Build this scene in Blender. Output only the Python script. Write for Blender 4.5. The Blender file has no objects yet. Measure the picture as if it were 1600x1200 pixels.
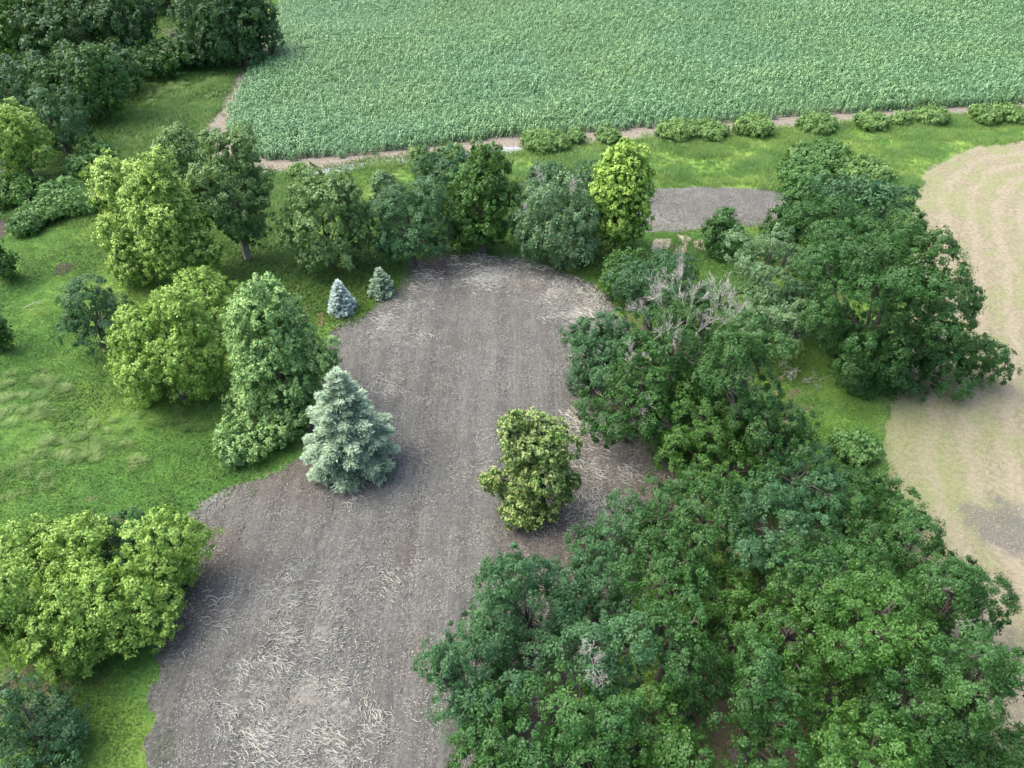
import bpy, math, random
import numpy as np
from mathutils import Vector, Matrix

R = math.radians
rng = np.random.default_rng(11)
random.seed(11)
scene = bpy.context.scene
COL = scene.collection

# ------------------------------------------------------------------ camera, sky, sun, exposure
H_CAM = 32.0
PITCH = 40.0
cam_data = bpy.data.cameras.new("camera")
cam_data.sensor_width = 36.0
cam_data.lens = 27.72
cam_data.clip_start = 0.5
cam_data.clip_end = 6000.0
cam = bpy.data.objects.new("camera", cam_data)
cam.location = (0, 0, H_CAM)
cam.rotation_euler = (R(90 - PITCH), 0, 0)
COL.objects.link(cam)
scene.camera = cam

SUN_EL, SUN_AZ = 58.0, -82.0      # azimuth measured clockwise from +Y
world = bpy.data.worlds.new("World")
scene.world = world
world.use_nodes = True
wn = world.node_tree.nodes
wl = world.node_tree.links
wn.clear()
w_out = wn.new("ShaderNodeOutputWorld")
w_bg = wn.new("ShaderNodeBackground")
w_sky = wn.new("ShaderNodeTexSky")
w_sky.sky_type = 'NISHITA'
w_sky.sun_disc = False
w_sky.sun_elevation = R(SUN_EL)
w_sky.sun_rotation = R(SUN_AZ)
w_sky.air_density = 1.0
w_sky.dust_density = 6.0
w_sky.ozone_density = 1.0
w_bg.inputs["Strength"].default_value = 0.15
wl.new(w_sky.outputs[0], w_bg.inputs[0])
wl.new(w_bg.outputs[0], w_out.inputs[0])

sun_data = bpy.data.lights.new("sun", 'SUN')
sun_data.energy = 0.6
sun_data.angle = R(60)
sun_data.color = (1.0, 0.97, 0.90)
sun = bpy.data.objects.new("sun", sun_data)
az, el = R(SUN_AZ), R(SUN_EL)
sdir = Vector((math.sin(az) * math.cos(el), math.cos(az) * math.cos(el), math.sin(el)))
sun.rotation_euler = sdir.to_track_quat('Z', 'Y').to_euler()
sun.location = sdir * 100
COL.objects.link(sun)

scene.view_settings.view_transform = 'Standard'
scene.view_settings.look = 'None'
scene.view_settings.exposure = 1.80
scene.view_settings.gamma = 1.0
scene.view_settings.use_curve_mapping = False
scene.cycles.max_bounces = 5
scene.cycles.diffuse_bounces = 3
scene.cycles.transmission_bounces = 3
scene.cycles.transparent_max_bounces = 4

# ------------------------------------------------------------------ survey: a sight line from the drone to a place
FOC = 1232.0
CP, SP = math.cos(R(PITCH)), math.sin(R(PITCH))

def ray(px, py):
    a, b = (px - 800) / FOC, -(py - 600) / FOC
    return np.array([a, CP + b * SP, -SP + b * CP])

def ground(px, py, z=0.0):
    d = ray(px, py)
    t = (z - H_CAM) / d[2]
    return np.array([d[0] * t, d[1] * t, z])

def at_y(px, py, y):
    d = ray(px, py)
    t = y / d[1]
    return np.array([d[0] * t, y, H_CAM + d[2] * t])

def gpoly(pts):
    return np.array([ground(x, y)[:2] for x, y in pts])

# ------------------------------------------------------------------ noise and distance helpers
_lat = rng.random((6, 256, 256))

def vnoise(x, y, k=0):
    xi, yi = np.floor(x).astype(int), np.floor(y).astype(int)
    fx, fy = x - xi, y - yi
    fx, fy = fx * fx * (3 - 2 * fx), fy * fy * (3 - 2 * fy)
    L = _lat[k % 6]
    a, b = L[xi & 255, yi & 255], L[(xi + 1) & 255, yi & 255]
    c, d = L[xi & 255, (yi + 1) & 255], L[(xi + 1) & 255, (yi + 1) & 255]
    return (a * (1 - fx) + b * fx) * (1 - fy) + (c * (1 - fx) + d * fx) * fy

def fbm(x, y, k=0, octs=4):
    s, amp, tot = 0, 1.0, 0
    for o in range(octs):
        s = s + amp * vnoise(x * 2 ** o + 17.3 * o + 500, y * 2 ** o - 9.1 * o + 500, k + o)
        tot += amp
        amp *= 0.5
    return s / tot - 0.5

def sdist(P, poly):
    """signed distance to a closed polygon, positive inside"""
    d2 = np.full(len(P), 1e18)
    inside = np.zeros(len(P), bool)
    n = len(poly)
    for i in range(n):
        a, b = poly[i], poly[(i + 1) % n]
        e = b - a
        w = P - a
        t = np.clip((w @ e) / (e @ e), 0, 1)
        q = w - t[:, None] * e
        d2 = np.minimum(d2, (q ** 2).sum(1))
        c = ((a[1] <= P[:, 1]) & (b[1] > P[:, 1])) | ((b[1] <= P[:, 1]) & (a[1] > P[:, 1]))
        if abs(b[1] - a[1]) > 1e-9:
            xx = a[0] + (P[:, 1] - a[1]) / (b[1] - a[1]) * e[0]
            inside ^= c & (P[:, 0] < xx)
    d = np.sqrt(d2)
    return np.where(inside, d, -d)

def smooth_poly(poly, it=2):
    p = np.asarray(poly)
    for _ in range(it):
        q = np.roll(p, -1, 0)
        p = np.stack([p * .75 + q * .25, p * .25 + q * .75], 1).reshape(-1, 2)
    return p

# ------------------------------------------------------------------ object helpers
def tag(o, label=None, cat=None, group=None, kind=None):
    if label: o['label'] = label
    if cat: o['category'] = cat
    if group: o['group'] = group
    if kind: o['kind'] = kind
    return o

def link(name, me, mat=None, parent=None):
    o = bpy.data.objects.new(name, me)
    if mat is not None and me is not None:
        if isinstance(mat, (list, tuple)):
            for m in mat: me.materials.append(m)
        else:
            me.materials.append(mat)
    COL.objects.link(o)
    if parent is not None:
        o.parent = parent
    return o

def empty(name, loc, label, cat, group=None):
    o = bpy.data.objects.new(name, None)
    o.location = loc
    o.empty_display_size = 0.5
    COL.objects.link(o)
    return tag(o, label, cat, group)

def raw_mesh(name, V, F, attrs=None, smooth=False, mat_idx=None):
    """V (n,3); F (m,k) all faces with the same corner count; attrs {name: (domain, array)}"""
    me = bpy.data.meshes.new(name)
    V = np.ascontiguousarray(V, np.float32)
    F = np.ascontiguousarray(F, np.int32)
    m, k = F.shape
    me.vertices.add(len(V))
    me.vertices.foreach_set("co", V.ravel())
    me.loops.add(m * k)
    me.loops.foreach_set("vertex_index", F.ravel())
    me.polygons.add(m)
    me.polygons.foreach_set("loop_start", np.arange(0, m * k, k, dtype=np.int32))
    if mat_idx is not None:
        me.polygons.foreach_set("material_index", np.asarray(mat_idx, np.int32))
    me.update(calc_edges=True)
    me.polygons.foreach_set("use_smooth", np.full(m, smooth))
    for an, (dom, arr) in (attrs or {}).items():
        typ = 'FLOAT' if arr.ndim == 1 else 'FLOAT_VECTOR'
        if arr.dtype.kind == 'i': typ = 'INT'
        at = me.attributes.new(an, typ, dom)
        at.data.foreach_set('vector' if typ == 'FLOAT_VECTOR' else 'value', np.ascontiguousarray(arr).ravel())
    return me

# ------------------------------------------------------------------ node helpers
class NT:
    def __init__(s, name):
        s.m = bpy.data.materials.new(name)
        s.m.use_nodes = True
        s.t = s.m.node_tree
        s.n = s.t.nodes
        s.n.clear()
        s.out = s.n.new("ShaderNodeOutputMaterial")
    def new(s, t, **kw):
        x = s.n.new(t)
        for k, v in kw.items(): setattr(x, k, v)
        return x
    def l(s, a, b): s.t.links.new(a, b)
    def val(s, sock, v):
        if hasattr(v, 'is_linked') or hasattr(v, 'links'): s.l(v, sock)
        else: sock.default_value = v
    def attr(s, name):
        a = s.new("ShaderNodeAttribute", attribute_name=name)
        return a.outputs['Fac']
    def pos(s):
        if not hasattr(s, '_pos'): s._pos = s.new("ShaderNodeNewGeometry").outputs['Position']
        return s._pos
    def noise(s, scale, detail=4, rough=.55, vec=None, dist=0.0):
        x = s.new("ShaderNodeTexNoise")
        s.l(vec if vec is not None else s.pos(), x.inputs['Vector'])
        x.inputs['Scale'].default_value = scale
        x.inputs['Detail'].default_value = detail
        x.inputs['Roughness'].default_value = rough
        x.inputs['Distortion'].default_value = dist
        return x.outputs['Fac']
    def ramp(s, fac, lo, hi):
        x = s.new("ShaderNodeMapRange")
        x.interpolation_type = 'SMOOTHSTEP'
        s.val(x.inputs['Value'], fac)
        x.inputs['From Min'].default_value = lo
        x.inputs['From Max'].default_value = hi
        return x.outputs['Result']
    def mix(s, fac, a, b):
        x = s.new("ShaderNodeMix", data_type='RGBA')
        s.val(x.inputs[0], fac)
        for i, c in ((6, a), (7, b)):
            if isinstance(c, (tuple, list)): x.inputs[i].default_value = (*c[:3], 1)
            else: s.l(c, x.inputs[i])
        return x.outputs[2]
    def math(s, op, a, b=0.0, clamp=False):
        x = s.new("ShaderNodeMath", operation=op, use_clamp=clamp)
        s.val(x.inputs[0], a); s.val(x.inputs[1], b)
        return x.outputs[0]
    def scaled(s, sx, sy, sz=1.0, rot=0.0):
        x = s.new("ShaderNodeMapping")
        s.l(s.pos(), x.inputs['Vector'])
        x.inputs['Rotation'].default_value = (0, 0, rot)
        x.inputs['Scale'].default_value = (sx, sy, sz)
        return x.outputs[0]
    def bump(s, h, strength, dist):
        x = s.new("ShaderNodeBump")
        s.l(h, x.inputs['Height'])
        x.inputs['Strength'].default_value = strength
        x.inputs['Distance'].default_value = dist
        return x.outputs[0]
    def principled(s, col, rough=.8, normal=None, spec=.3):
        p = s.new("ShaderNodeBsdfPrincipled")
        if isinstance(col, (tuple, list)): p.inputs['Base Color'].default_value = (*col[:3], 1)
        else: s.l(col, p.inputs['Base Color'])
        s.val(p.inputs['Roughness'], rough)
        p.inputs['Specular IOR Level'].default_value = spec
        if normal is not None: s.l(normal, p.inputs['Normal'])
        return p.outputs[0]
    def done(s, sh):
        s.l(sh, s.out.inputs['Surface'])
        return s.m

def foliage_mat(name, dark, light, tip=None, trans=.28, rough=.5, spec=.35, hue_shift=None):
    n = NT(name)
    oi = n.new("ShaderNodeObjectInfo")
    t = n.math('ADD', n.attr('tint'), n.math('MULTIPLY', n.math('SUBTRACT', oi.outputs['Random'], .5), .35), clamp=True)
    c = n.mix(t, dark, light)
    big = n.ramp(n.noise(.35, 3), .35, .65)
    if hue_shift is not None:
        c = n.mix(n.math('MULTIPLY', big, .55), c, hue_shift)
    if tip is not None:
        c = n.mix(n.attr('tip'), c, tip)
    p = n.principled(c, rough, spec=spec)
    tr = n.new("ShaderNodeBsdfTranslucent")
    tc = n.mix(.35, c, (0.16, 0.24, 0.03))
    n.l(tc, tr.inputs['Color'])
    mx = n.new("ShaderNodeMixShader")
    mx.inputs[0].default_value = trans
    n.l(p, mx.inputs[1]); n.l(tr.outputs[0], mx.inputs[2])
    return n.done(mx.outputs[0])

def bark_mat(name, a, b):
    n = NT(name)
    c = n.mix(n.ramp(n.noise(9, 5, vec=n.scaled(3, 3, .6)), .35, .65), a, b)
    return n.done(n.principled(c, .9, n.bump(n.noise(14, 5, vec=n.scaled(3, 3, .5)), .6, .03)))

# ------------------------------------------------------------------ materials
BARK = bark_mat("bark_grey_brown", (.05, .045, .038), (.14, .125, .108))
GREYBARK = bark_mat("bark_grey", (.12, .11, .10), (.27, .25, .225))
BIRCHBARK = bark_mat("bark_pale", (.22, .20, .17), (.55, .52, .46))
DEADWOOD = bark_mat("dead_wood", (.23, .22, .20), (.42, .405, .375))

FM = {
 'oak':    foliage_mat("leaves_deep_green", (.022, .068, .015), (.058, .155, .032), hue_shift=(.034, .115, .028)),
 'oak2':   foliage_mat("leaves_mid_green", (.028, .082, .015), (.078, .190, .032), hue_shift=(.048, .142, .024)),
 'blue':   foliage_mat("leaves_blue_green", (.026, .076, .030), (.066, .164, .064), hue_shift=(.044, .130, .044)),
 'dark':   foliage_mat("leaves_dark_green", (.030, .076, .026), (.070, .150, .046), hue_shift=(.042, .112, .038)),
 'bright': foliage_mat("leaves_bright_green", (.115, .225, .038), (.220, .370, .065), tip=(.34, .50, .11), hue_shift=(.19, .34, .055)),
 'yellow': foliage_mat("leaves_green_yellow_tips", (.070, .165, .035), (.150, .285, .055), tip=(.42, .58, .13), hue_shift=(.11, .25, .05)),
 'lime':   foliage_mat("leaves_lime_tips", (.070, .175, .028), (.145, .295, .045), tip=(.36, .54, .10)),
 'linden': foliage_mat("leaves_pale_bracts", (.050, .120, .025), (.105, .205, .042), tip=(.36, .44, .15)),
 'maple':  foliage_mat("leaves_fresh_green", (.075, .180, .052), (.165, .315, .095), tip=(.34, .52, .18)),
 'birch':  foliage_mat("leaves_grey_green", (.072, .150, .070), (.150, .265, .120), hue_shift=(.12, .23, .09)),
 'poplar': foliage_mat("leaves_olive_green", (.078, .155, .050), (.170, .280, .095), hue_shift=(.13, .24, .07)),
 'spruce': foliage_mat("needles_blue_grey", (.170, .265, .165), (.350, .480, .330), trans=.08, rough=.6, hue_shift=(.28, .40, .265)),
 'silver': foliage_mat("needles_silver_blue", (.30, .43, .39), (.56, .70, .66), trans=.08, rough=.6),
 'shrub':  foliage_mat("leaves_hedge", (.080, .175, .045), (.180, .310, .090), hue_shift=(.15, .27, .07)),
 'weed':   foliage_mat("leaves_weeds", (.050, .130, .030), (.120, .240, .065), hue_shift=(.08, .20, .05)),
}

def grass_colour(n, dry=None):
    """shared by the lawn sheet and the blades that grow on it"""
    big = n.ramp(n.noise(.055, 4, .5), .36, .64)
    mid = n.ramp(n.noise(.34, 5, .6, dist=.6), .36, .66)
    c = n.mix(big, (.072, .170, .032), (.150, .250, .046))
    c = n.mix(n.math('MULTIPLY', mid, .6), c, (.062, .155, .036))
    c = n.mix(n.math('MULTIPLY', n.ramp(n.noise(.13, 5, .6), .50, .68), .5), c, (.15, .24, .050))
    y = n.ramp(n.noise(.9, 5, .65, vec=n.scaled(.6, 1.0, 1, .5), dist=1.2), .56, .72)
    c = n.mix(n.math('MULTIPLY', y, .5), c, (.24, .29, .085))
    return c

def mat_ground():
    n = NT("meadow_turf")
    c = grass_colour(n)
    # the uncut verge along the corn is yellower
    sep = n.new("ShaderNodeSeparateXYZ"); n.l(n.pos(), sep.inputs[0])
    fine = n.noise(6.5, 6, .7, dist=.4)
    c = n.mix(n.ramp(fine, .45, .60), c, n.mix(.6, c, (.02, .055, .010)))
    # bare earth under the trees and thin spots
    bare = n.math('MULTIPLY', n.attr('bare'), 1.0)
    b2 = n.ramp(n.math('ADD', bare, n.math('MULTIPLY', n.math('SUBTRACT', n.noise(1.3, 6, .65), .5), 1.4)), .42, .62)
    earth = n.mix(n.noise(4, 6, .7), (.085, .062, .045), (.21, .165, .125))
    c = n.mix(b2, c, earth)
    # verge tint
    v = n.attr('verge')
    vn = n.ramp(n.noise(.28, 5, .6, dist=.8), .34, .66)
    vc = n.mix(vn, (.100, .200, .036), (.185, .290, .062))
    vc = n.mix(n.ramp(n.noise(.7, 5, .7), .60, .76), vc, (.30, .27, .14))
    c = n.mix(n.math('MULTIPLY', v, n.math('SUBTRACT', 1.0, b2)), c, vc)
    nrm = n.bump(n.math('ADD', n.noise(11, 6, .75), n.math('MULTIPLY', n.noise(1.6, 4), 1.6)), .9, .12)
    return n.done(n.principled(c, .95, nrm, .15))

def mat_blades(name, kind):
    n = NT(name)
    if kind == 'lawn':
        c = grass_colour(n)
        c = n.mix(.28, c, (.10, .20, .035))
    elif kind == 'verge':
        vn = n.ramp(n.noise(.28, 5, .6, dist=.8), .34, .66)
        c = n.mix(vn, (.100, .225, .046), (.185, .300, .066))
        c = n.mix(n.ramp(n.noise(.7, 5, .7), .60, .76), c, (.34, .32, .16))
    elif kind == 'pale':
        c = n.mix(n.ramp(n.noise(1.2, 4), .35, .65), (.13, .25, .06), (.28, .38, .13))
    elif kind == 'corn':
        vn = n.ramp(n.noise(.06, 4, .5, dist=.5), .35, .65)
        c = n.mix(vn, (.165, .335, .148), (.190, .350, .135))
        c = n.mix(n.math('MULTIPLY', n.ramp(n.noise(1.7, 3), .62, .74), .35), c, (.22, .27, .06))
    t = n.attr('tint')
    c = n.mix(t, n.mix(.55, c, (.01, .05, .015)), c)
    p = n.principled(c, .42 if kind == 'corn' else .6, spec=.55 if kind == 'corn' else .3)
    tr = n.new("ShaderNodeBsdfTranslucent"); n.l(c, tr.inputs['Color'])
    mx = n.new("ShaderNodeMixShader"); mx.inputs[0].default_value = .25
    n.l(p, mx.inputs[1]); n.l(tr.outputs[0], mx.inputs[2])
    return n.done(mx.outputs[0])

def mat_soil():
    n = NT("tilled_soil")
    fine = n.noise(6, 8, .95)
    c = n.mix(n.ramp(fine, .40, .60), (.033, .035, .033), (.136, .140, .131))
    c = n.mix(n.math('MULTIPLY', n.ramp(n.noise(.22, 6, .7), .42, .58), .5), c, (.070, .070, .067))
    # harrow passes run up the field
    st = n.ramp(n.noise(1.0, 3, .5, vec=n.scaled(.55, .02, 1, .04)), .40, .62)
    c = n.mix(n.math('MULTIPLY', st, .22), c, (.160, .162, .148))
    sc = n.ramp(n.noise(1.0, 4, .6, vec=n.scaled(5.5, .35, 1, .03)), .46, .66)
    c = n.mix(n.math('MULTIPLY', sc, .20), c, (.212, .215, .198))
    # loose chaff, thicker in drifts
    dr = n.attr('straw')
    ch = n.math('ADD', n.noise(4.5, 8, .82, dist=.6), n.math('MULTIPLY', dr, .17))
    c = n.mix(n.math('MULTIPLY', n.ramp(ch, .55, .76), .8), c, (.262, .262, .228))
    vor = n.new("ShaderNodeTexVoronoi"); n.l(n.pos(), vor.inputs['Vector']); vor.inputs['Scale'].default_value = 5.5
    c = n.mix(n.ramp(vor.outputs['Distance'], .12, .06), c, (.38, .365, .33))
    # tree shadows painted into the soil colour, with damp patches and unbleached edge
    c = n.mix(n.math('MULTIPLY', n.math('ADD', n.attr('shade_damp'), n.math('MULTIPLY', n.ramp(n.noise(.16, 5, .65, dist=.8), .52, .70), .55), clamp=True), .75), c, n.mix(n.ramp(fine, .4, .6), (.045, .036, .030), (.12, .098, .08)))
    h = n.math('ADD', n.noise(7, 8, .8), n.math('MULTIPLY', n.noise(1.3, 4), 1.2))
    return n.done(n.principled(c, .95, n.bump(h, 1.0, .10), .12))

def mat_hay():
    n = NT("mown_stubble")
    d = n.attr('edge')
    wav = n.new("ShaderNodeMath", operation='SINE')
    wob = n.math('MULTIPLY', n.noise(.12, 2), 1.6)
    n.l(n.math('ADD', n.math('MULTIPLY', d, 2 * math.pi / 2.1), wob), wav.inputs[0])
    stripe = n.ramp(wav.outputs[0], -.4, 1.0)
    c = n.mix(n.ramp(n.noise(3.2, 7, .72), .35, .66), (.158, .146, .100), (.256, .234, .168))
    c = n.mix(n.math('MULTIPLY', stripe, .22), c, (.33, .30, .225))
    g = n.ramp(n.math('ADD', n.noise(.20, 6, .68, dist=.7), n.math('MULTIPLY', n.math('SUBTRACT', .5, stripe), .10)), .46, .64)
    c = n.mix(n.math('MULTIPLY', g, .42), c, (.165, .215, .070))
    c = n.mix(n.math('MULTIPLY', n.attr('green'), .5), c, (.12, .175, .045))
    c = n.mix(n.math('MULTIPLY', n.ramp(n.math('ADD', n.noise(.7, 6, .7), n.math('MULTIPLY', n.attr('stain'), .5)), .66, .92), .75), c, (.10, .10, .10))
    h = n.math('ADD', n.noise(9, 7, .8), n.noise(2, 4))
    return n.done(n.principled(c, .95, n.bump(h, .9, .08), .12))

def mat_earth(name, a, b, fleck=None):
    n = NT(name)
    c = n.mix(n.ramp(n.noise(3.5, 7, .75), .35, .65), a, b)
    if fleck: c = n.mix(n.ramp(n.noise(7, 6, .8), .58, .70), c, fleck)
    return n.done(n.principled(c, .95, n.bump(n.noise(6, 7, .75), .9, .08), .15))

M_GROUND, M_SOIL, M_HAY = mat_ground(), mat_soil(), mat_hay()
M_DIRT = mat_earth("dry_margin_earth", (.125, .112, .09), (.235, .215, .18), (.11, .18, .05))
M_PATH = mat_earth("grey_path_gravel", (.20, .215, .23), (.32, .34, .36))
M_DITCH = mat_earth("dark_ditch_earth", (.030, .024, .022), (.085, .07, .062), (.2, .18, .16))
M_RUST = mat_earth("reddish_bare_earth", (.22, .13, .08), (.36, .25, .17), (.14, .2, .05))
M_STRAWPATCH = mat_earth("raked_straw", (.24, .21, .15), (.40, .36, .27), (.13, .2, .06))
def simple(name, c, rough=.9):
    n = NT(name)
    col = n.mix(n.noise(8, 4), tuple(x * .75 for x in c), c)
    return n.done(n.principled(col, rough, spec=.2))
M_STRAW = simple("straw_strand", (.42, .42, .365))
M_CHAFF = simple("chaff", (.27, .275, .24))
M_STONE = simple("pale_stone", (.62, .60, .56))
M_CLOD = simple("soil_clod", (.19, .18, .168))

# ------------------------------------------------------------------ outlines of the ground areas (seen from the drone)
SOIL = smooth_poly(gpoly([(300, 1330), (262, 1260), (240, 1180), (234, 1110), (238, 1050), (255, 1000), (280, 945), (305, 890), (312, 845),
    (290, 812), (325, 778), (395, 748), (450, 725), (478, 706), (500, 640), (505, 580), (500, 540), (515, 518), (550, 500), (590, 478), (622, 450),
    (650, 408), (700, 390), (760, 396), (830, 404), (880, 424), (930, 440), (965, 480), (1000, 560), (1040, 640), (1060, 720),
    (1060, 830), (1020, 900), (960, 960), (900, 1060), (870, 1200), (860, 1330)]), 2)
STRIP = smooth_poly(gpoly([(880, 322), (930, 300), (1000, 296), (1090, 292), (1160, 292), (1215, 298), (1242, 312), (1246, 328), (1225, 345), (1180, 352), (1100, 357), (1020, 364), (930, 362)]), 2)
HAY = smooth_poly(gpoly([(2050, 190), (1800, 206), (1600, 221), (1540, 226), (1492, 239), (1452, 262), (1430, 294), (1424, 335), (1432, 390), (1425, 470),
    (1402, 560), (1388, 640), (1380, 730), (1400, 800), (1440, 880), (1480, 1000), (1530, 1130), (1560, 1330), (2400, 1330)]), 2)
CORN_EDGE = [(400, 252), (480, 253), (600, 240), (740, 222), (860, 211), (1010, 203), (1180, 189), (1400, 174), (1600, 163), (1900, 148)]
CORN = smooth_poly(np.vstack([gpoly([(470, -60), (440, -20), (434, 30), (412, 90), (388, 112), (366, 160), (352, 188), (358, 215), (375, 240)] + CORN_EDGE),
    np.array([[150, 95], [150, 170], [-45, 170]])]), 1)
MARGIN = smooth_poly(np.vstack([gpoly([(400, 40), (395, 60), (378, 100), (350, 140), (330, 175), (310, 215), (318, 245), (370, 262), (430, 272), (480, 266),
    (600, 252), (740, 240), (830, 236), (900, 226), (1010, 218), (1160, 208), (1300, 200), (1500, 188), (1620, 180), (1900, 166)]), np.array([[150, 100], [120, 100]]),
    gpoly([(1600, 150), (1180, 176), (860, 200), (600, 228), (430, 238), (400, 215), (380, 185), (410, 112), (440, 40)])]), 1)
PATH = smooth_poly(gpoly([(478, 272), (510, 263), (560, 255), (640, 247), (700, 240), (760, 233), (830, 227), (830, 237), (760, 243), (700, 249), (640, 256), (560, 265), (500, 274), (470, 277)]), 2)

def sheet(name, poly, mat, cell, z, jag=.25, jscale=1.2, attrs=None, height=None, parent=None):
    lo, hi = poly.min(0) - 1, poly.max(0) + 1
    nx, ny = int((hi[0] - lo[0]) / cell) + 2, int((hi[1] - lo[1]) / cell) + 2
    X, Y = np.meshgrid(lo[0] + np.arange(nx) * cell, lo[1] + np.arange(ny) * cell, indexing='ij')
    P = np.stack([X.ravel(), Y.ravel()], 1)
    f = lambda Q: sdist(Q, poly) + jag * 2 * fbm(Q[:, 0] * jscale, Q[:, 1] * jscale, 1)
    S = f(P)
    idx = np.arange(nx * ny).reshape(nx, ny)
    F = np.stack([idx[:-1, :-1], idx[1:, :-1], idx[1:, 1:], idx[:-1, 1:]], -1).reshape(-1, 4)
    F = F[S[F].mean(1) > 0]
    used = np.unique(F)
    cnt = np.bincount(F.ravel(), minlength=len(P))
    border = (cnt > 0) & (cnt < 4)
    Pb, Sb = P[border], S[border]
    e = cell * .5
    gx = (f(Pb + [e, 0]) - f(Pb - [e, 0])) / (2 * e)
    gy = (f(Pb + [0, e]) - f(Pb - [0, e])) / (2 * e)
    g2 = np.maximum(gx * gx + gy * gy, .3)
    mv = np.stack([-Sb * gx / g2, -Sb * gy / g2], 1)
    ln = np.linalg.norm(mv, axis=1, keepdims=True)
    P[border] += mv * np.minimum(1, cell * .85 / np.maximum(ln, 1e-6))
    S = np.where(border, 0, S)
    remap = np.full(len(P), -1); remap[used] = np.arange(len(used))
    P, S, F = P[used], S[used], remap[F]
    Z = np.full(len(P), z)
    if height is not None:
        Z = Z + height(P, S) * np.clip(S / .8, 0, 1)
    at = {'edge': ('POINT', S.astype(np.float32))}
    for k, fn in (attrs or {}).items():
        at[k] = ('POINT', np.clip(fn(P, S), 0, 1).astype(np.float32))
    me = raw_mesh(name, np.column_stack([P, Z]), F, at, smooth=True)
    o = link(name, me, mat, parent)
    return o

def blobs(P, spots):
    """soft patches: (px, py, radius_m, weight)"""
    out = np.zeros(len(P))
    for px, py, r, w in spots:
        c = ground(px, py)[:2]
        d = np.linalg.norm(P - c, axis=1)
        out = np.maximum(out, w * np.clip(1.35 - d / r, 0, 1))
    return out

STRAW_SPOTS = [(430, 920, 1.4, .9), (440, 960, 1.8, .9), (470, 1000, 2.2, .8), (500, 950, 2.0, .6), (440, 1060, 2.2, 1), (480, 1090, 2.4, 1),
    (450, 1140, 2.2, 1), (520, 1110, 1.8, .8), (500, 1180, 2.2, .9), (380, 1110, 1.4, .6), (580, 1140, 1.5, .6), (560, 1190, 1.6, .6),
    (770, 425, 3.0, 1), (730, 410, 2.0, .6), (820, 440, 2.6, .9), (880, 465, 3.0, 1), (905, 480, 2.4, 1), (840, 420, 2.2, .7), (900, 560, 1.6, .5),
    (610, 510, 2.2, .8), (640, 485, 1.8, .7), (660, 440, 2.0, .6), (602, 605, 1.3, .9), (640, 530, 2.0, .5),
    (920, 680, 1.6, .9), (950, 730, 2.0, .9), (940, 790, 1.6, .8), (925, 815, 1.3, .9), (900, 660, 1.2, .8), (750, 740, 1.5, .4),
    (330, 780, 1.2, 1), (350, 960, 2.0, .35), (760, 700, 1.8, .4), (620, 900, 2.5, .3), (560, 760, 1.2, .6), (1060, 300, 3, .5)]
SHADE_DAMP_SPOTS = [(690, 405, 3.2, .8), (960, 700, 3.4, .5), (900, 790, 3.4, .75), (860, 850, 3.0, .7), (930, 860, 3, .8), (360, 740, 1, .2), (310, 880, 2.6, .7), (285, 960, 2.0, .6), (480, 740, 3, .5), (640, 640, 1, 0), (1000, 800, 5, .9), (1000, 950, 6, 1), (950, 1100, 6, 1)]  # includes painted cast shadows of the linden and the tree row

# ------------------------------------------------------------------ ground, horizon wide
gx = np.concatenate([[-3000, -900, -300], np.arange(-120, 121, 1.5), [300, 900, 3000]])
gy = np.concatenate([[-900, -200, -40], np.arange(-6, 176, 1.5), [300, 900, 3000]])
GX, GY = np.meshgrid(gx, gy, indexing='ij')
GP = np.stack([GX.ravel(), GY.ravel()], 1)
idx = np.arange(len(GP)).reshape(len(gx), len(gy))
GF = np.stack([idx[:-1, :-1], idx[1:, :-1], idx[1:, 1:], idx[:-1, 1:]], -1).reshape(-1, 4)
VERGE = smooth_poly(gpoly([(440, 275), (480, 272), (830, 236), (1180, 206), (1600, 180), (1900, 160), (2000, 195), (1600, 222), (1490, 240), (1428, 300), (1420, 380),
    (1380, 380), (1300, 300), (1230, 300), (1100, 290), (1000, 296), (900, 300), (820, 290), (700, 300), (600, 320), (560, 400), (480, 420), (430, 380), (430, 300)]), 1)
GROVE = smooth_poly(gpoly([(930, 470), (1100, 480), (1230, 560), (1330, 640), (1240, 700), (1380, 800), (1450, 900), (1530, 1100), (1560, 1330), (700, 1330), (800, 1000), (960, 860), (1000, 700), (930, 560)]), 1)
bare = np.clip(sdist(GP, GROVE) / 5 + .20, 0, .46)
bare = np.maximum(bare, blobs(GP, [(1065, 385, 2.4, .55), (1080, 395, 2.0, .55), (140, 775, 1.6, .5), (190, 800, 1.6, .5), (80, 1090, 2.2, .6), (30, 1070, 2.5, .6), (1150, 1120, 3, .9), (60, 260, 8, .5)]))
bare = np.maximum(bare, .50 * np.exp(-np.abs(sdist(GP, SOIL)) / 1.1))
verge = np.clip(sdist(GP, VERGE) / 3 + .5, 0, 1)
me = raw_mesh("ground", np.column_stack([GP, np.zeros(len(GP))]), GF,
    {'bare': ('POINT', bare.astype(np.float32)), 'verge': ('POINT', verge.astype(np.float32))}, smooth=True)
tag(link("ground", me, M_GROUND), kind='structure')

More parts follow.
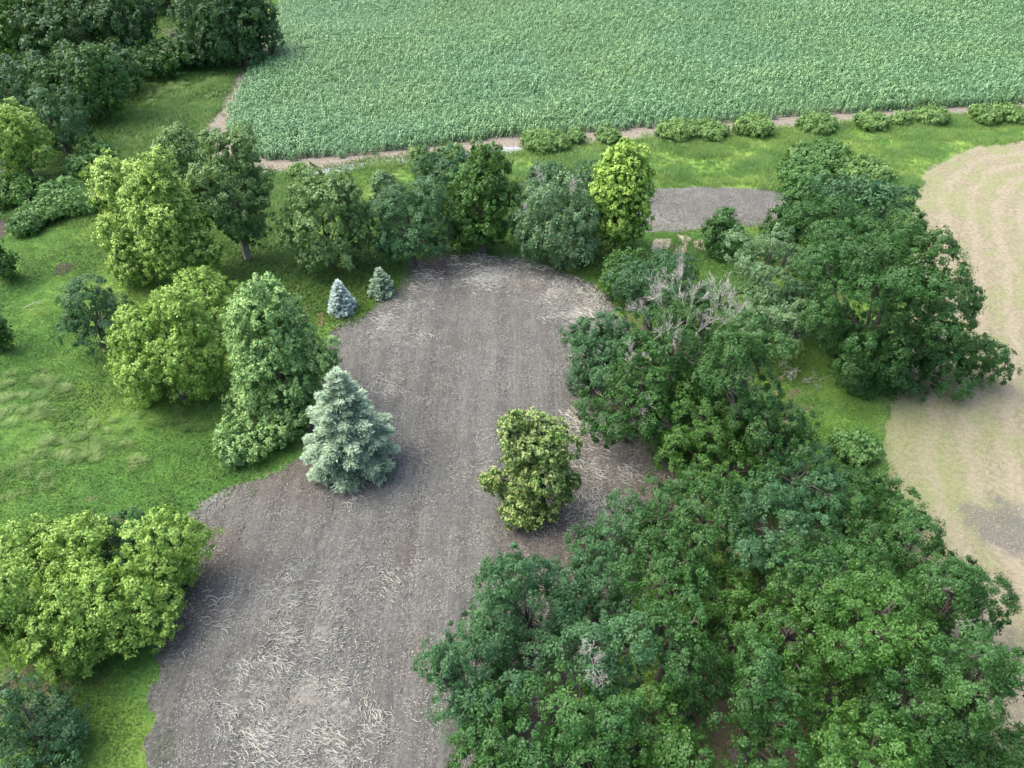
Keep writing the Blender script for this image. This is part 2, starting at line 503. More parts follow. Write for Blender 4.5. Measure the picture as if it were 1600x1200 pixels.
soil_h = lambda P, S: .05 + .10 * fbm(P[:, 0] * .9, P[:, 1] * .9, 2, 5) + .03 * np.sin(P[:, 0] * 2 * math.pi / 1.5)
tag(sheet("tilled_field", SOIL, M_SOIL, .2, .014, .7, 1.1,
    {'straw': lambda P, S: blobs(P, STRAW_SPOTS) * (.75 + 1.2 * fbm(P[:, 0] * .8, P[:, 1] * .8, 3)) + .5 * np.clip(1 - S / .9, 0, 1),
     'shade_damp': lambda P, S: blobs(P, SHADE_DAMP_SPOTS) + .25 * np.clip(1 - S / 2.5, 0, 1)}, soil_h), kind='structure')
tag(sheet("tilled_strip", STRIP, M_SOIL, .3, .014, .5, .8,
    {'straw': lambda P, S: blobs(P, [(1040, 298, 3, .4), (1030, 355, 4, .7), (980, 350, 4, .5), (900, 330, 5, .5)]) + .6 * np.clip(1 - S / 1.0, 0, 1), 'shade_damp': lambda P, S: 0 * S + .12}, soil_h), kind='structure')
tag(sheet("mown_field", HAY, M_HAY, .5, .012, .7, .8,
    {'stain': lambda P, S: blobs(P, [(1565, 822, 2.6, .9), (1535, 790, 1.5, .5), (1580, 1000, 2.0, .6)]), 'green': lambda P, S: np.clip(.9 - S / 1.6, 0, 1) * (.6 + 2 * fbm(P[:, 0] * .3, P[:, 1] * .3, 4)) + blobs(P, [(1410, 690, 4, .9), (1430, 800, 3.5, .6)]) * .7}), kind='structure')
tag(sheet("field_margin", MARGIN, M_DIRT, .45, .010, .6, .7), kind='structure')
tag(sheet("grey_path", PATH, M_PATH, .3, .022, .25, 1.0), kind='structure')
cs = tag(sheet("corn_soil", CORN, M_DIRT, 1.5, .018, .3, .5), kind='structure')
DITCH = gpoly([(52, 312), (40, 322), (24, 334), (10, 340), (-20, 345), (-20, 375), (6, 372), (18, 356), (34, 342), (48, 330)])
tag(sheet("ditch_bed", DITCH, M_DITCH, .2, .012, .3, 1.0), kind='structure')
tag(sheet("bare_patch", gpoly([(84, 428), (88, 416), (98, 410), (112, 411), (117, 417), (108, 425), (96, 432)]), M_DITCH, .12, .012, .12, 2.0), kind='structure')
for pl in ([(497, 488), (503, 487), (508, 506), (503, 509), (494, 505)], [(480, 476), (486, 472), (484, 490), (478, 496), (473, 490)]):
    tag(sheet("bare_patch", gpoly(pl), M_RUST, .12, .012, .25, 2.0), kind='structure')
for pl in ([(1058, 366), (1080, 372), (1072, 398), (1060, 405), (1052, 396), (1064, 380)], [(1022, 372), (1050, 374), (1046, 386), (1030, 394), (1014, 392)], [(1084, 376), (1098, 374), (1100, 390), (1086, 386)]):
    tag(sheet("straw_patch", gpoly(pl), M_STRAWPATCH, .15, .012, .5, 1.2), kind='structure')
tag(sheet("track", smooth_poly(gpoly([(240, 40), (262, 36), (285, 48), (300, 60), (280, 66), (262, 60)]), 1), M_DIRT, .3, .012, .3, 1), kind='structure')

# ------------------------------------------------------------------ scatter: one object, points instance the blade clumps stored in the same mesh
def scatter_group():
    g = bpy.data.node_groups.new("scatter_clumps", 'GeometryNodeTree')
    g.interface.new_socket("Geometry", in_out='INPUT', socket_type='NodeSocketGeometry')
    g.interface.new_socket("Geometry", in_out='OUTPUT', socket_type='NodeSocketGeometry')
    N, L = g.nodes, g.links
    i, o = N.new("NodeGroupInput"), N.new("NodeGroupOutput")
    def na(name, t):
        x = N.new("GeometryNodeInputNamedAttribute"); x.data_type = t; x.inputs[0].default_value = name
        return x.outputs[0]
    cmp_ = N.new("FunctionNodeCompare"); cmp_.data_type = 'INT'; cmp_.operation = 'LESS_THAN'
    L.new(na("proto", 'INT'), cmp_.inputs[2]); cmp_.inputs[3].default_value = 0
    sep = N.new("GeometryNodeSeparateGeometry"); sep.domain = 'POINT'
    L.new(i.outputs[0], sep.inputs[0]); L.new(cmp_.outputs[0], sep.inputs[1])
    sp = N.new("GeometryNodeSplitToInstances"); sp.domain = 'POINT'
    L.new(sep.outputs[1], sp.inputs[0]); L.new(na("proto", 'INT'), sp.inputs['Group ID'])
    iop = N.new("GeometryNodeInstanceOnPoints")
    L.new(sep.outputs[0], iop.inputs['Points']); L.new(sp.outputs[0], iop.inputs['Instance'])
    iop.inputs['Pick Instance'].default_value = True
    L.new(na("pick", 'INT'), iop.inputs['Instance Index'])
    rot = N.new("FunctionNodeEulerToRotation"); L.new(na("rot", 'FLOAT_VECTOR'), rot.inputs[0])
    L.new(rot.outputs[0], iop.inputs['Rotation'])
    L.new(na("scl", 'FLOAT_VECTOR'), iop.inputs['Scale'])
    L.new(iop.outputs[0], o.inputs[0])
    return g
SCATTER = scatter_group()

def scatter(name, protos, P, rotz, scl, mat, tilt=None):
    """protos: list of (V, F(4), tint)"""
    nv = 0
    V, F, T, G = [], [], [], []
    for k, (v, f, t) in enumerate(protos):
        V.append(v); F.append(f + nv); T.append(t); G.append(np.full(len(v), k))
        nv += len(v)
    n = len(P)
    V = np.vstack(V + [P]); F = np.vstack(F)
    G = np.concatenate(G + [np.full(n, -1)]).astype(np.int32)
    rot = np.zeros((len(V), 3), np.float32); rot[nv:, 2] = rotz
    if tilt is not None: rot[nv:, :2] = tilt
    s = np.ones((len(V), 3), np.float32); s[nv:] = scl if np.ndim(scl) == 2 else np.repeat(np.asarray(scl)[:, None], 3, 1)
    pick = np.zeros(len(V), np.int32); pick[nv:] = rng.integers(0, len(protos), n)
    tint = np.concatenate(T + [np.zeros(n)]).astype(np.float32)
    me = raw_mesh(name, V, F, {'proto': ('POINT', G), 'rot': ('POINT', rot), 'scl': ('POINT', s), 'pick': ('POINT', pick), 'tint': ('POINT', tint)})
    o = link(name, me, mat)
    md = o.modifiers.new("scatter", 'NODES'); md.node_group = SCATTER
    return o

def blades(n, radius, length, width, bend, segs=2, lean=None, spread=.5):
    """n curved blades as quads strips"""
    r = radius * np.sqrt(rng.random(n)); a = rng.random(n) * 2 * np.pi
    bx, by = r * np.cos(a), r * np.sin(a)
    d = rng.random(n) * 2 * np.pi
    if lean is not None: d = lean + rng.normal(0, spread, n)
    L = length * rng.uniform(.6, 1.2, n); B = bend * rng.uniform(.4, 1.4, n)
    V, F, T = [], [], []
    base = np.stack([bx, by, np.zeros(n)], 1)
    dirv = np.stack([np.cos(d), np.sin(d), np.zeros(n)], 1)
    side = np.stack([-np.sin(d), np.cos(d), np.zeros(n)], 1)
    tt = rng.random(n)
    rows = []
    for s in range(segs + 1):
        u = s / segs
        c = base + dirv * (L * B * u ** 1.6)[:, None] + np.array([0, 0, 1]) * (L * u * (1 - .55 * B * u))[:, None]
        w = width * (1 - .8 * u) * .5 if segs < 3 else width * .5 * (math.sin(math.pi * (.15 + .8 * u)))
        rows.append(np.stack([c - side * w, c + side * w], 1))
    A = np.stack(rows, 1)                      # n, segs+1, 2, 3
    V = A.reshape(-1, 3)
    k = (segs + 1) * 2
    F = []
    for s in range(segs):
        b0 = np.arange(n) * k + s * 2
        F.append(np.stack([b0, b0 + 1, b0 + 3, b0 + 2], 1))
    return V, np.vstack(F), np.repeat(tt, k)

def scatter_points(poly_fn, lo, hi, spacing, jitter=.5):
    xs = np.arange(lo[0], hi[0], spacing); ys = np.arange(lo[1], hi[1], spacing)
    X, Y = np.meshgrid(xs, ys)
    P = np.stack([X.ravel(), Y.ravel()], 1) + rng.uniform(-jitter, jitter, (X.size, 2)) * spacing
    P = P[poly_fn(P)]
    # keep what the frame and a step to its side can see
    dx = P[:, 0]; dy = P[:, 1]
    zc = dy * CP + H_CAM * SP
    yc = dy * SP - H_CAM * CP
    u = np.abs(dx / zc) * FOC; v = yc / zc * FOC
    return P[(u < 900) & (v > -720) & (v < 700)]

# corn
def corn_plant():
    Vs, Fs, Ts = [], [], []
    off = 0
    for k in range(9):
        z0 = .25 + .15 * k
        a = (k % 2) * math.pi + rng.normal(0, .6)
        L = rng.uniform(.50, .80) * (1 - .02 * k)
        n = 4
        c = []
        up = rng.uniform(.10, .45)
        for s in range(n + 1):
            u = s / n
            rr = L * (.78 * u)
            zz = z0 + L * (up * u - (.62 + up * .5) * u ** 2.3)
            w = .105 * math.sin(math.pi * min(1, .12 + .88 * (1 - u) ** .8)) if s < n else .004
            w = (.05 + .06 * math.sin(math.pi * (u * .8 + .15))) * (1 if s < n else .1)
            p = np.array([rr * math.cos(a), rr * math.sin(a), zz]); sd = np.array([-math.sin(a), math.cos(a), rng.normal(0, .25)])
            c += [p - sd * w * .60, p + sd * w * .60]
        Vs.append(np.array(c)); b = off + np.arange(n) * 2
        Fs.append(np.stack([b, b + 1, b + 3, b + 2], 1)); Ts.append(np.full(len(c), rng.uniform(.1, 1)))
        off += len(c)
    st = np.array([[.015, 0, 0], [-.015, .0, 0], [.008, 0, 1.45], [-.008, 0, 1.45]])
    Vs.append(st); Fs.append(np.array([[off, off + 1, off + 3, off + 2]])); Ts.append(np.full(4, .3))
    return np.vstack(Vs), np.vstack(Fs), np.concatenate(Ts)

def corn_segment():
    Vs, Fs, Ts = [], [], []
    off = 0
    for i in range(6):
        v, f, t = corn_plant()
        a = rng.normal(0, .9) + (math.pi / 2 if rng.random() < .5 else 0)
        ca, sa = math.cos(a), math.sin(a)
        s = rng.uniform(.85, 1.12)
        v = np.column_stack([v[:, 0] * ca - v[:, 1] * sa, v[:, 0] * sa + v[:, 1] * ca, v[:, 2]]) * s
        v[:, 0] += (i - 2.5) * .19 + rng.normal(0, .03); v[:, 1] += rng.normal(0, .05)
        Vs.append(v); Fs.append(f + off); Ts.append(t); off += len(v)
    return np.vstack(Vs), np.vstack(Fs), np.concatenate(Ts)

row_dir = math.radians(8)
sp, sl = .58, .90
uu, vv = np.meshgrid(np.arange(-110, 170, sl), np.arange(20, 170, sp))
uu = uu + (np.arange(vv.shape[0]) % 7)[:, None] * .31
CPs = np.stack([(uu * math.cos(row_dir) - vv * math.sin(row_dir)).ravel(), (uu * math.sin(row_dir) + vv * math.cos(row_dir)).ravel()], 1)
CPs += rng.normal(0, .05, CPs.shape)
zc = CPs[:, 1] * CP + H_CAM * SP
keep = (np.abs(CPs[:, 0] / zc) * FOC < 900) & (CPs[:, 1] < 152) & (CPs[:, 1] > 0)
CPs = CPs[keep]
CPs = CPs[sdist(CPs, CORN) + .8 * fbm(CPs[:, 0] * .5, CPs[:, 1] * .5, 2) > .15]
gap = fbm(CPs[:, 0] * .25, CPs[:, 1] * .25, 3)
CPs = CPs[(gap + rng.normal(0, .03, len(CPs))) > -.36]
csc = .77 + .5 * fbm(CPs[:, 0] * .12, CPs[:, 1] * .12, 5) + rng.normal(0, .05, len(CPs))
ed = np.clip(sdist(CPs, CORN) / 2.5, 0, 1)
csc *= .72 + .28 * ed
o = scatter("corn_plants", [corn_segment() for _ in range(10)], np.column_stack([CPs, np.full(len(CPs), .02)]), row_dir + rng.normal(0, .12, len(CPs)) + np.pi * rng.integers(0, 2, len(CPs)), csc, mat_blades("corn_leaf", 'corn'))
tag(o, "dense standing field of green corn beyond the path", "corn field", kind='stuff')
print("corn segments", len(CPs))

# grass
def not_in(P, *polys):
    k = np.ones(len(P), bool)
    for q in polys: k &= sdist(P, q) < .05
    return k

lawn_proto = [blades(70, .62, .17, .028, .7) for _ in range(6)]
verge_proto = [blades(60, .60, .50, .030, .55, lean=0, spread=1.0) for _ in range(6)]
tuft_proto = [blades(110, .60, .75, .015, 1.0, segs=3, lean=0, spread=.5) for _ in range(6)]
def fringe(P):
    k = not_in(P, HAY, CORN, MARGIN, VERGE, DITCH)
    k &= rng.random(len(P)) > .75 * np.exp(-np.abs(sdist(P, SOIL)) / .7)
    s_ = np.maximum(sdist(P, SOIL), sdist(P, STRIP))
    return k & (s_ < 1.7 * rng.random(len(P)) ** 3)
P = scatter_points(fringe, (-75, 4), (75, 130), .62)
ls = np.clip(1 + 2.2 * fbm(P[:, 0] * .35, P[:, 1] * .35, 4), .5, 2)
wild = np.clip(sdist(P, gpoly([(-300, 560), (-200, 300), (60, 360), (200, 350), (330, 430), (520, 560), (660, 400), (900, 440), (1000, 350), (900, 250), (400, 200), (430, -50), (-600, -60)])) / 2, 0, 1)
ls = ls * (1 + .9 * wild)
o = scatter("lawn_grass", lawn_proto, np.column_stack([P, np.zeros(len(P))]), rng.random(len(P)) * 6.28, ls, mat_blades("lawn_blade", 'lawn'))
tag(o, "short green grass of the lawn left of the tilled field", "grass", kind='stuff')
print("lawn", len(P))
WILD = gpoly([(110, 300), (190, 195), (300, 140), (372, 112), (335, 190), (312, 250), (250, 240), (150, 270)])
P = scatter_points(lambda P: ((sdist(P, VERGE) > -.5) | (sdist(P, WILD) > 0)) & not_in(P, SOIL, HAY, CORN, STRIP, PATH) & ((sdist(P, MARGIN) < .5) | ((rng.random(len(P)) < .5) & (P[:, 0] > -22))), (-75, 30), (95, 125), .50)
lean = 1.2 + 2.5 * fbm(P[:, 0] * .12, P[:, 1] * .12, 2)
o = scatter("verge_grass", verge_proto, np.column_stack([P, np.zeros(len(P))]), lean, np.clip(.9 + 2 * fbm(P[:, 0] * .4, P[:, 1] * .4, 3), .4, 1.7), mat_blades("verge_blade", 'verge'))
tag(o, "tall uncut yellow-green grass between the corn path and the trees", "grass", kind='stuff')
print("verge", len(P))
# pale tall tufts lying over on the lawn
TUFT = [(38, 592, 2.2), (60, 600, 1.4), (20, 620, 1.5), (135, 660, .9), (95, 700, 1.6), (155, 708, 1.5), (60, 725, 1.6), (30, 740, 1.4), (170, 690, 1.1), (120, 690, 1.3), (250, 648, 1.4), (268, 660, .8), (180, 670, .9),
        (300, 665, 1.2), (210, 725, 1.0), (35, 770, 1.0), (100, 612, .8), (10, 660, 2.0), (45, 645, 1.8), (1330, 262, 2.2), (1350, 270, 1.6), (1200, 262, 1.8), (840, 243, 3.0), (890, 241, 3), (790, 250, 2), (250, 150, 5), (300, 170, 4), (280, 130, 4), (190, 385, 1.2)]
TUFT += [(860 + 27 * q, 232 - 2.1 * q - (q % 3) * 2, 1.3) for q in range(27)]
pts = []
for px, py, r in TUFT:
    c = ground(px, py)[:2]
    m = int(2.2 * r * r) + 2
    q = c + rng.normal(0, r * .42, (m, 2)) * [1.3, .8]
    pts.append(q)
P = np.vstack(pts)
lean = .5 + 5 * fbm(P[:, 0] * .25, P[:, 1] * .25, 1)
o = scatter("pale_grass", tuft_proto, np.column_stack([P, np.zeros(len(P))]), lean, rng.uniform(.35, .75, len(P)), mat_blades("pale_blade", 'pale'))
tag(o, "pale tall grass lodged in swirls on the lawn", "grass", kind='stuff')

P = scatter_points(lambda P: sdist(P, HAY) > -.1, (20, 6), (75, 100), .8)
o = scatter("mown_stubble", [blades(55, .75, .10, .022, .8) for _ in range(6)], np.column_stack([P, np.full(len(P), .012)]), rng.random(len(P)) * 6.28, rng.uniform(.6, 1.4, len(P)), simple("stubble_blade", (.36, .33, .22)))
tag(o, "short dry stubble of the mown field", "stubble", kind='stuff')
# straw: curled strands in the drifts and loose chaff everywhere on the tilled soil
def strand(L, amp, w):
    n = 6
    u = np.linspace(0, 1, n + 1)
    ph = rng.random() * 6
    y = amp * np.sin(u * rng.uniform(3, 7) + ph)
    x = (u - .5) * L
    z = .02 + .045 * np.sin(np.pi * u) * rng.uniform(.3, 1)
    V, F = [], []
    ww = w * (.4 + .6 * np.sin(np.pi * np.clip(u, .08, .92)))
    for i in range(n + 1):
        V += [[x[i], y[i] - ww[i], z[i] - .015], [x[i], y[i], z[i] + .02], [x[i], y[i] + ww[i], z[i] - .015]]
    for i in range(n):
        a = i * 3
        F += [[a, a + 1, a + 4, a + 3], [a + 1, a + 2, a + 5, a + 4]]
    return np.array(V), np.array(F), np.full(len(V), .5)

def straw_points(m, pw):
    Q = rng.uniform(SOIL.min(0), SOIL.max(0), (m, 2))
    s = sdist(Q, SOIL)
    w = blobs(Q, STRAW_SPOTS) * (.6 + 2.2 * fbm(Q[:, 0] * .9, Q[:, 1] * .9, 3))
    return Q[(s > .2) & (rng.random(m) < np.clip(w, 0, 1) ** pw)]
Q = straw_points(150000, 1.8)
zs = .055 + .014 + .10 * fbm(Q[:, 0] * .9, Q[:, 1] * .9, 2, 5) + .03 * np.sin(Q[:, 0] * 2 * math.pi / 1.5)
ang = .3 + 4.5 * fbm(Q[:, 0] * .35, Q[:, 1] * .35, 5) + rng.normal(0, .45, len(Q))
o = scatter("straw", [strand(.50, .075, .024) for _ in range(12)], np.column_stack([Q, zs]), ang, rng.uniform(.3, 1.0, len(Q)) ** 1.3, M_STRAW)
tag(o, "curled pale straw strands raked into drifts on tilled soil", "straw", kind='stuff')
print("straw", len(Q))
def bit():
    L, w = rng.uniform(.05, .13), rng.uniform(.012, .03)
    V = np.array([[-L, -w, 0], [L, -w * .6, .02], [L, w * .6, .03], [-L, w, .015], [0, 0, .045]])
    return V, np.array([[0, 1, 4, 4], [1, 2, 4, 4]])[:, :4] * 0 + np.array([[0, 1, 4, 3], [1, 2, 3, 4]]), np.full(5, .5)
def chip():
    n = 70
    V, F, off = [], [], 0
    for i in range(n):
        L, w = rng.uniform(.010, .050), rng.uniform(.006, .016)
        a = rng.random() * 6.28; c = rng.uniform(-.5, .5, 2); z = rng.uniform(.0, .03)
        d = np.array([math.cos(a), math.sin(a)]) * L; s = np.array([-math.sin(a), math.cos(a)]) * w
        tz = rng.uniform(0, .03)
        for q, zz in ((c - d - s, z), (c + d - s, z + tz), (c + d + s, z + tz + .01), (c - d + s, z + .01)):
            V.append([q[0], q[1], zz])
        F.append([off, off + 1, off + 2, off + 3]); off += 4
    return np.array(V), np.array(F), np.full(off, .5)
def clods():
    V, F, off = [], [], 0
    for i in range(14):
        s = rng.uniform(.015, .045); c = rng.uniform(-.55, .55, 2); 
        b = np.array([[-1, -1, -.5], [1, -1, -.5], [1, 1, -.5], [-1, 1, -.5], [-.5, -.5, .8], [.6, -.5, .7], [.5, .6, .8], [-.6, .5, .7]]) * s + rng.normal(0, s * .25, (8, 3))
        b[:, :2] += c
        V.append(b); F.append(np.array([[0, 1, 5, 4], [1, 2, 6, 5], [2, 3, 7, 6], [3, 0, 4, 7], [4, 5, 6, 7]]) + off); off += 8
    return np.vstack(V), np.vstack(F), np.full(off, .5)
Q = scatter_points(lambda P: (sdist(P, SOIL) > .4) | (sdist(P, STRIP) > .4), (-22, 6), (45, 80), .95)
zs = .055 + .014 + .10 * fbm(Q[:, 0] * .9, Q[:, 1] * .9, 2, 5) + .03 * np.sin(Q[:, 0] * 2 * math.pi / 1.5)
o = scatter("chaff_litter", [chip() for _ in range(6)], np.column_stack([Q, zs - .005]), rng.random(len(Q)) * 6.28, rng.uniform(.7, 1.2, len(Q)), M_CHAFF)
tag(o, "loose chopped straw littering the tilled soil", "litter", kind='stuff')
Q2 = Q + rng.normal(0, .3, Q.shape)
o = scatter("soil_clods", [clods() for _ in range(6)], np.column_stack([Q2, zs - .01]), rng.random(len(Q)) * 6.28, rng.uniform(.6, 1.2, len(Q)), M_CLOD)
tag(o, "small grey clods on the tilled soil", "soil", kind='stuff')

# ------------------------------------------------------------------ trees
TRIS = [0]
LEAF_DENSITY = 1.42

def rand_dirs(n, m=None):
    s = (n, 3) if m is None else (n, m, 3)
    v = rng.normal(size=s)
    return v / np.linalg.norm(v, axis=-1, keepdims=True)

def leaf_tris(C, D, size, w=.62, flat=1.0):
    """triangles at C (n,3) facing roughly D (n,3)"""
    n = len(C)
    N = D * flat + rand_dirs(n) * .72 + np.array([0, 0, .15])
    N /= np.linalg.norm(N, axis=1, keepdims=True)
    A = np.cross(N, rand_dirs(n)); A /= np.maximum(np.linalg.norm(A, axis=1, keepdims=True), 1e-6)
    B = np.cross(N, A)
    s = (size * rng.uniform(.5, 1.5, n))[:, None]
    v0 = C + A * s * .62
    v1 = C - A * s * .38 + B * s * w * .6
    v2 = C - A * s * .38 - B * s * w * .6
    return np.stack([v0, v1, v2], 1)

STY = {  # bough radius, spray radius, leaf size, leaves per spray, share of gaps
 'oak':    dict(RL=.95, rc=.29, ls=.094, nl=66, gap=.04, cov=.64, core=.84, out=1.15),
 'oak2':   dict(RL=.90, rc=.29, ls=.094, nl=66, gap=.04, cov=.62, core=.84, out=1.15),
 'blue':   dict(RL=.80, rc=.30, ls=.092, nl=64, gap=.10, cov=.70, core=.82, out=1.10),
 'dark':   dict(RL=1.0, rc=.42, ls=.150, nl=44, gap=.08, cov=1.20),
 'bright': dict(RL=.62, rc=.26, ls=.110, nl=42, gap=.03, cov=1.0, core=.86, out=1.04, spike=.3, tip=.25),
 'yellow': dict(RL=.56, rc=.24, ls=.105, nl=42, gap=.05, cov=.95, core=.84, out=1.06, spike=.6, tip=.50),
 'lime':   dict(RL=.50, rc=.24, ls=.140, nl=34, gap=.00, cov=1.60, spike=.3, tip=.62),
 'linden': dict(RL=.60, rc=.26, ls=.120, nl=46, gap=.03, cov=.95, core=.82, out=1.06, tip=.50),
 'maple':  dict(RL=.46, rc=.22, ls=.105, nl=42, gap=.02, cov=1.1, core=.88, out=1.03, spike=.4, tip=.34),
 'birch':  dict(RL=.75, rc=.36, ls=.115, nl=46, gap=.14, cov=1.20, droop=.5),
 'poplar': dict(RL=.60, rc=.30, ls=.130, nl=40, gap=.08, cov=.85, core=.78, out=1.06),
 'shrub':  dict(RL=.42, rc=.26, ls=.130, nl=40, gap=.02, cov=1.60, spike=.4),
 'weed':   dict(RL=.55, rc=.34, ls=.160, nl=34, gap=.10, cov=1.30),
}

def fib(n, zmin=-1.0):
    k = np.arange(n) + .5
    z = 1 - (1 - zmin) * k / n
    q = np.sqrt(np.maximum(0, 1 - z * z)); th = math.pi * (1 + 5 ** .5) * k + rng.random() * 6
    return np.stack([np.cos(th) * q, np.sin(th) * q, z], 1)

def crown_leaves(ells, sty, lod, base):
    """ells: list of (centre, (rx,ry,rz)); returns leaf triangles in local coordinates and bough centres for the limbs"""
    S = STY[sty]
    rc0 = S['rc'] * (1 + .22 * lod)
    lc, lr = [], []
    for (c, r) in ells:
        c, r = np.asarray(c, float), np.asarray(r, float)
        RL = min(S['RL'], r.min() * .42)
        rr_ = np.maximum(r - RL * .8, r * .3)
        area = 4 * math.pi * (((rr_[0] * rr_[1]) ** 1.6 + 2 * (rr_[0] * rr_[2]) ** 1.6) / 3) ** (1 / 1.6)
        nb = max(4, int(area / (math.pi * RL ** 2 * .95) * S['cov']))
        d = fib(nb, -.90) + rng.normal(0, .28 / math.sqrt(nb / 12), (nb, 3))
        d /= np.linalg.norm(d, axis=1, keepdims=True)
        w1, w2 = rand_dirs(1)[0] * 2.6, rand_dirs(1)[0] * 4.6
        wob = 1 + .12 * np.sin(d @ w1 + 1) + .11 * np.sin(d @ w2)
        sc = rng.uniform(.60, 1.30, nb)
        p = c + d * rr_ * (wob * rng.uniform(.82, 1.14, nb) * S.get('out', 1.0))[:, None]
        lc.append(p); lr.append(RL * sc[:, None] * np.array([1, 1, 1.05]) * (1 + .18 * rng.normal(size=(nb, 3))).clip(.7, 1.4))
        lc.append(c[None]); lr.append((rr_ * S.get('core', .80))[None])
    LC, LR = np.vstack(lc), np.vstack(lr)
    CC, CD, BT = [], [], []
    for j in range(len(LC)):
        c, r = LC[j], LR[j]
        big = r.max() > S['RL'] * 1.7
        rc = rc0 * (1.25 if big else 1)
        area = 4 * math.pi * (((r[0] * r[1]) ** 1.6 + 2 * (r[0] * r[2]) ** 1.6) / 3) ** (1 / 1.6)
        m = max(5, int(area / (rc ** 2 * (2.6 if big else 1.9))))
        d = fib(m) + rng.normal(0, .22, (m, 3))
        d /= np.linalg.norm(d, axis=1, keepdims=True)
        p = c + d * r * rng.uniform(.90, 1.03, (m, 1))
        p = p + d * ((rng.random(m) < .06) * rng.uniform(.1, .4, m))[:, None]
        ok = (p[:, 2] > base[2] + .12) & (rng.random(m) > S['gap'])
        steep = base[1] < 45
        ok &= (d[:, 2] > (-.15 if steep else -.35)) | (rng.random(m) < (.22 if steep else .45))
        if big: ok &= (d[:, 2] > -.1) | (rng.random(m) < .35)
        ok &= (d[:, 1] < .5) | (rng.random(m) < .55)
        dist2 = (((p[:, None] - LC[None]) / (LR[None] * .74)) ** 2).sum(-1)
        dist2[:, j] = 9
        ok &= dist2.min(1) > 1
        CC.append(p[ok]); CD.append(d[ok]); BT.append(np.full(ok.sum(), rng.normal(0, .19)))
    CC, CD, BT = np.vstack(CC), np.vstack(CD), np.concatenate(BT)
    n = len(CC)
    out = CD + np.array([0, 0, .35]); out /= np.linalg.norm(out, axis=1, keepdims=True)
    rad = rc0 * .92 * rng.choice([.65, .85, 1.0, 1.3], n) * rng.uniform(.85, 1.15, n)
    nl = max(8, int(S['nl'] * LEAF_DENSITY / (1 + .48 * lod)))
    lsz = S['ls'] * (1 + .50 * lod)
    L = rand_dirs(n, nl)
    dot = (L * out[:, None]).sum(-1)
    L = np.where((dot < -.15)[..., None], L - 2 * dot[..., None] * out[:, None], L)
    rr = rng.random((n, nl)) ** .45
    sp_ = S.get('spike', 0)
    ax = 1 + .35 * rng.normal(size=(n, 1, 3)).clip(-1, 1)
    off = L * rr[..., None] * rad[:, None, None] * ax
    off = off + out[:, None] * (rng.random((n, nl, 1)) ** 2) * (rad[:, None, None] * (.3 + sp_))
    if S.get('droop'):
        off[..., 2] -= S['droop'] * (off[..., 0] ** 2 + off[..., 1] ** 2) / np.maximum(rad[:, None], .1)
    P = CC[:, None] + off
    tc = np.clip(rng.normal(.5, .16, n) + BT, 0, 1)
    tint = np.clip(tc[:, None] * .75 + rng.random((n, nl)) * .45 - .1, 0, 1)
    tipm = np.zeros((n, nl))
    if S.get('tip'):
        dist = (off * out[:, None]).sum(-1) / rad[:, None]
        pt = np.clip(S['tip'] * np.clip(dist * 1.3 - .15, 0, 1) * 1.5 * np.clip(.9 + CD[:, 2:3] * .4, .3, 1.2), 0, 1)
        tipm = (rng.random((n, nl)) < pt) * rng.uniform(.5, 1, (n, nl))
    T = leaf_tris(P.reshape(-1, 3), (L * .45 + CD[:, None] * .85).reshape(-1, 3), np.full(n * nl, lsz))
    TRIS[0] += n * nl
    sel = rng.permutation(len(LC))[:14]
    return (T.reshape(-1, 3) - base).reshape(-1, 3, 3), tint.ravel(), tipm.ravel(), [(LC[q], LR[q]) for q in sel]

def tri_mesh(name, T, tint, tip):
    n = len(T)
    return raw_mesh(name, T.reshape(-1, 3), np.arange(n * 3).reshape(n, 3), {'tint': ('FACE', tint.astype(np.float32)), 'tip': ('FACE', tip.astype(np.float32))})

def tube(V, F, pts, radii, k=6):
    """append a tapering tube to the lists"""
    pts = np.asarray(pts, float); b = len(V)
    for i, p in enumerate(pts):
        d = pts[min(i + 1, len(pts) - 1)] - pts[max(i - 1, 0)]
        d = d / max(np.linalg.norm(d), 1e-6)
        a = np.cross(d, [0.3, 1, .2]); a /= max(np.linalg.norm(a), 1e-6)
        c = np.cross(d, a)
        for j in range(k):
            t = 2 * math.pi * j / k
            V.append(p + (a * math.cos(t) + c * math.sin(t)) * radii[i])
    for i in range(len(pts) - 1):
        for j in range(k):
            F.append([b + i * k + j, b + i * k + (j + 1) % k, b + (i + 1) * k + (j + 1) % k, b + (i + 1) * k + j])

def bent(p0, p1, n=5, amp=.08, lift=.12):
    p0, p1 = np.asarray(p0, float), np.asarray(p1, float)
    L = np.linalg.norm(p1 - p0)
    w = rng.normal(0, amp * L, 3)
    return [p0 + (p1 - p0) * u + w * math.sin(math.pi * u) + np.array([0, 0, lift * L * math.sin(math.pi * u)]) for u in np.linspace(0, 1, n)]

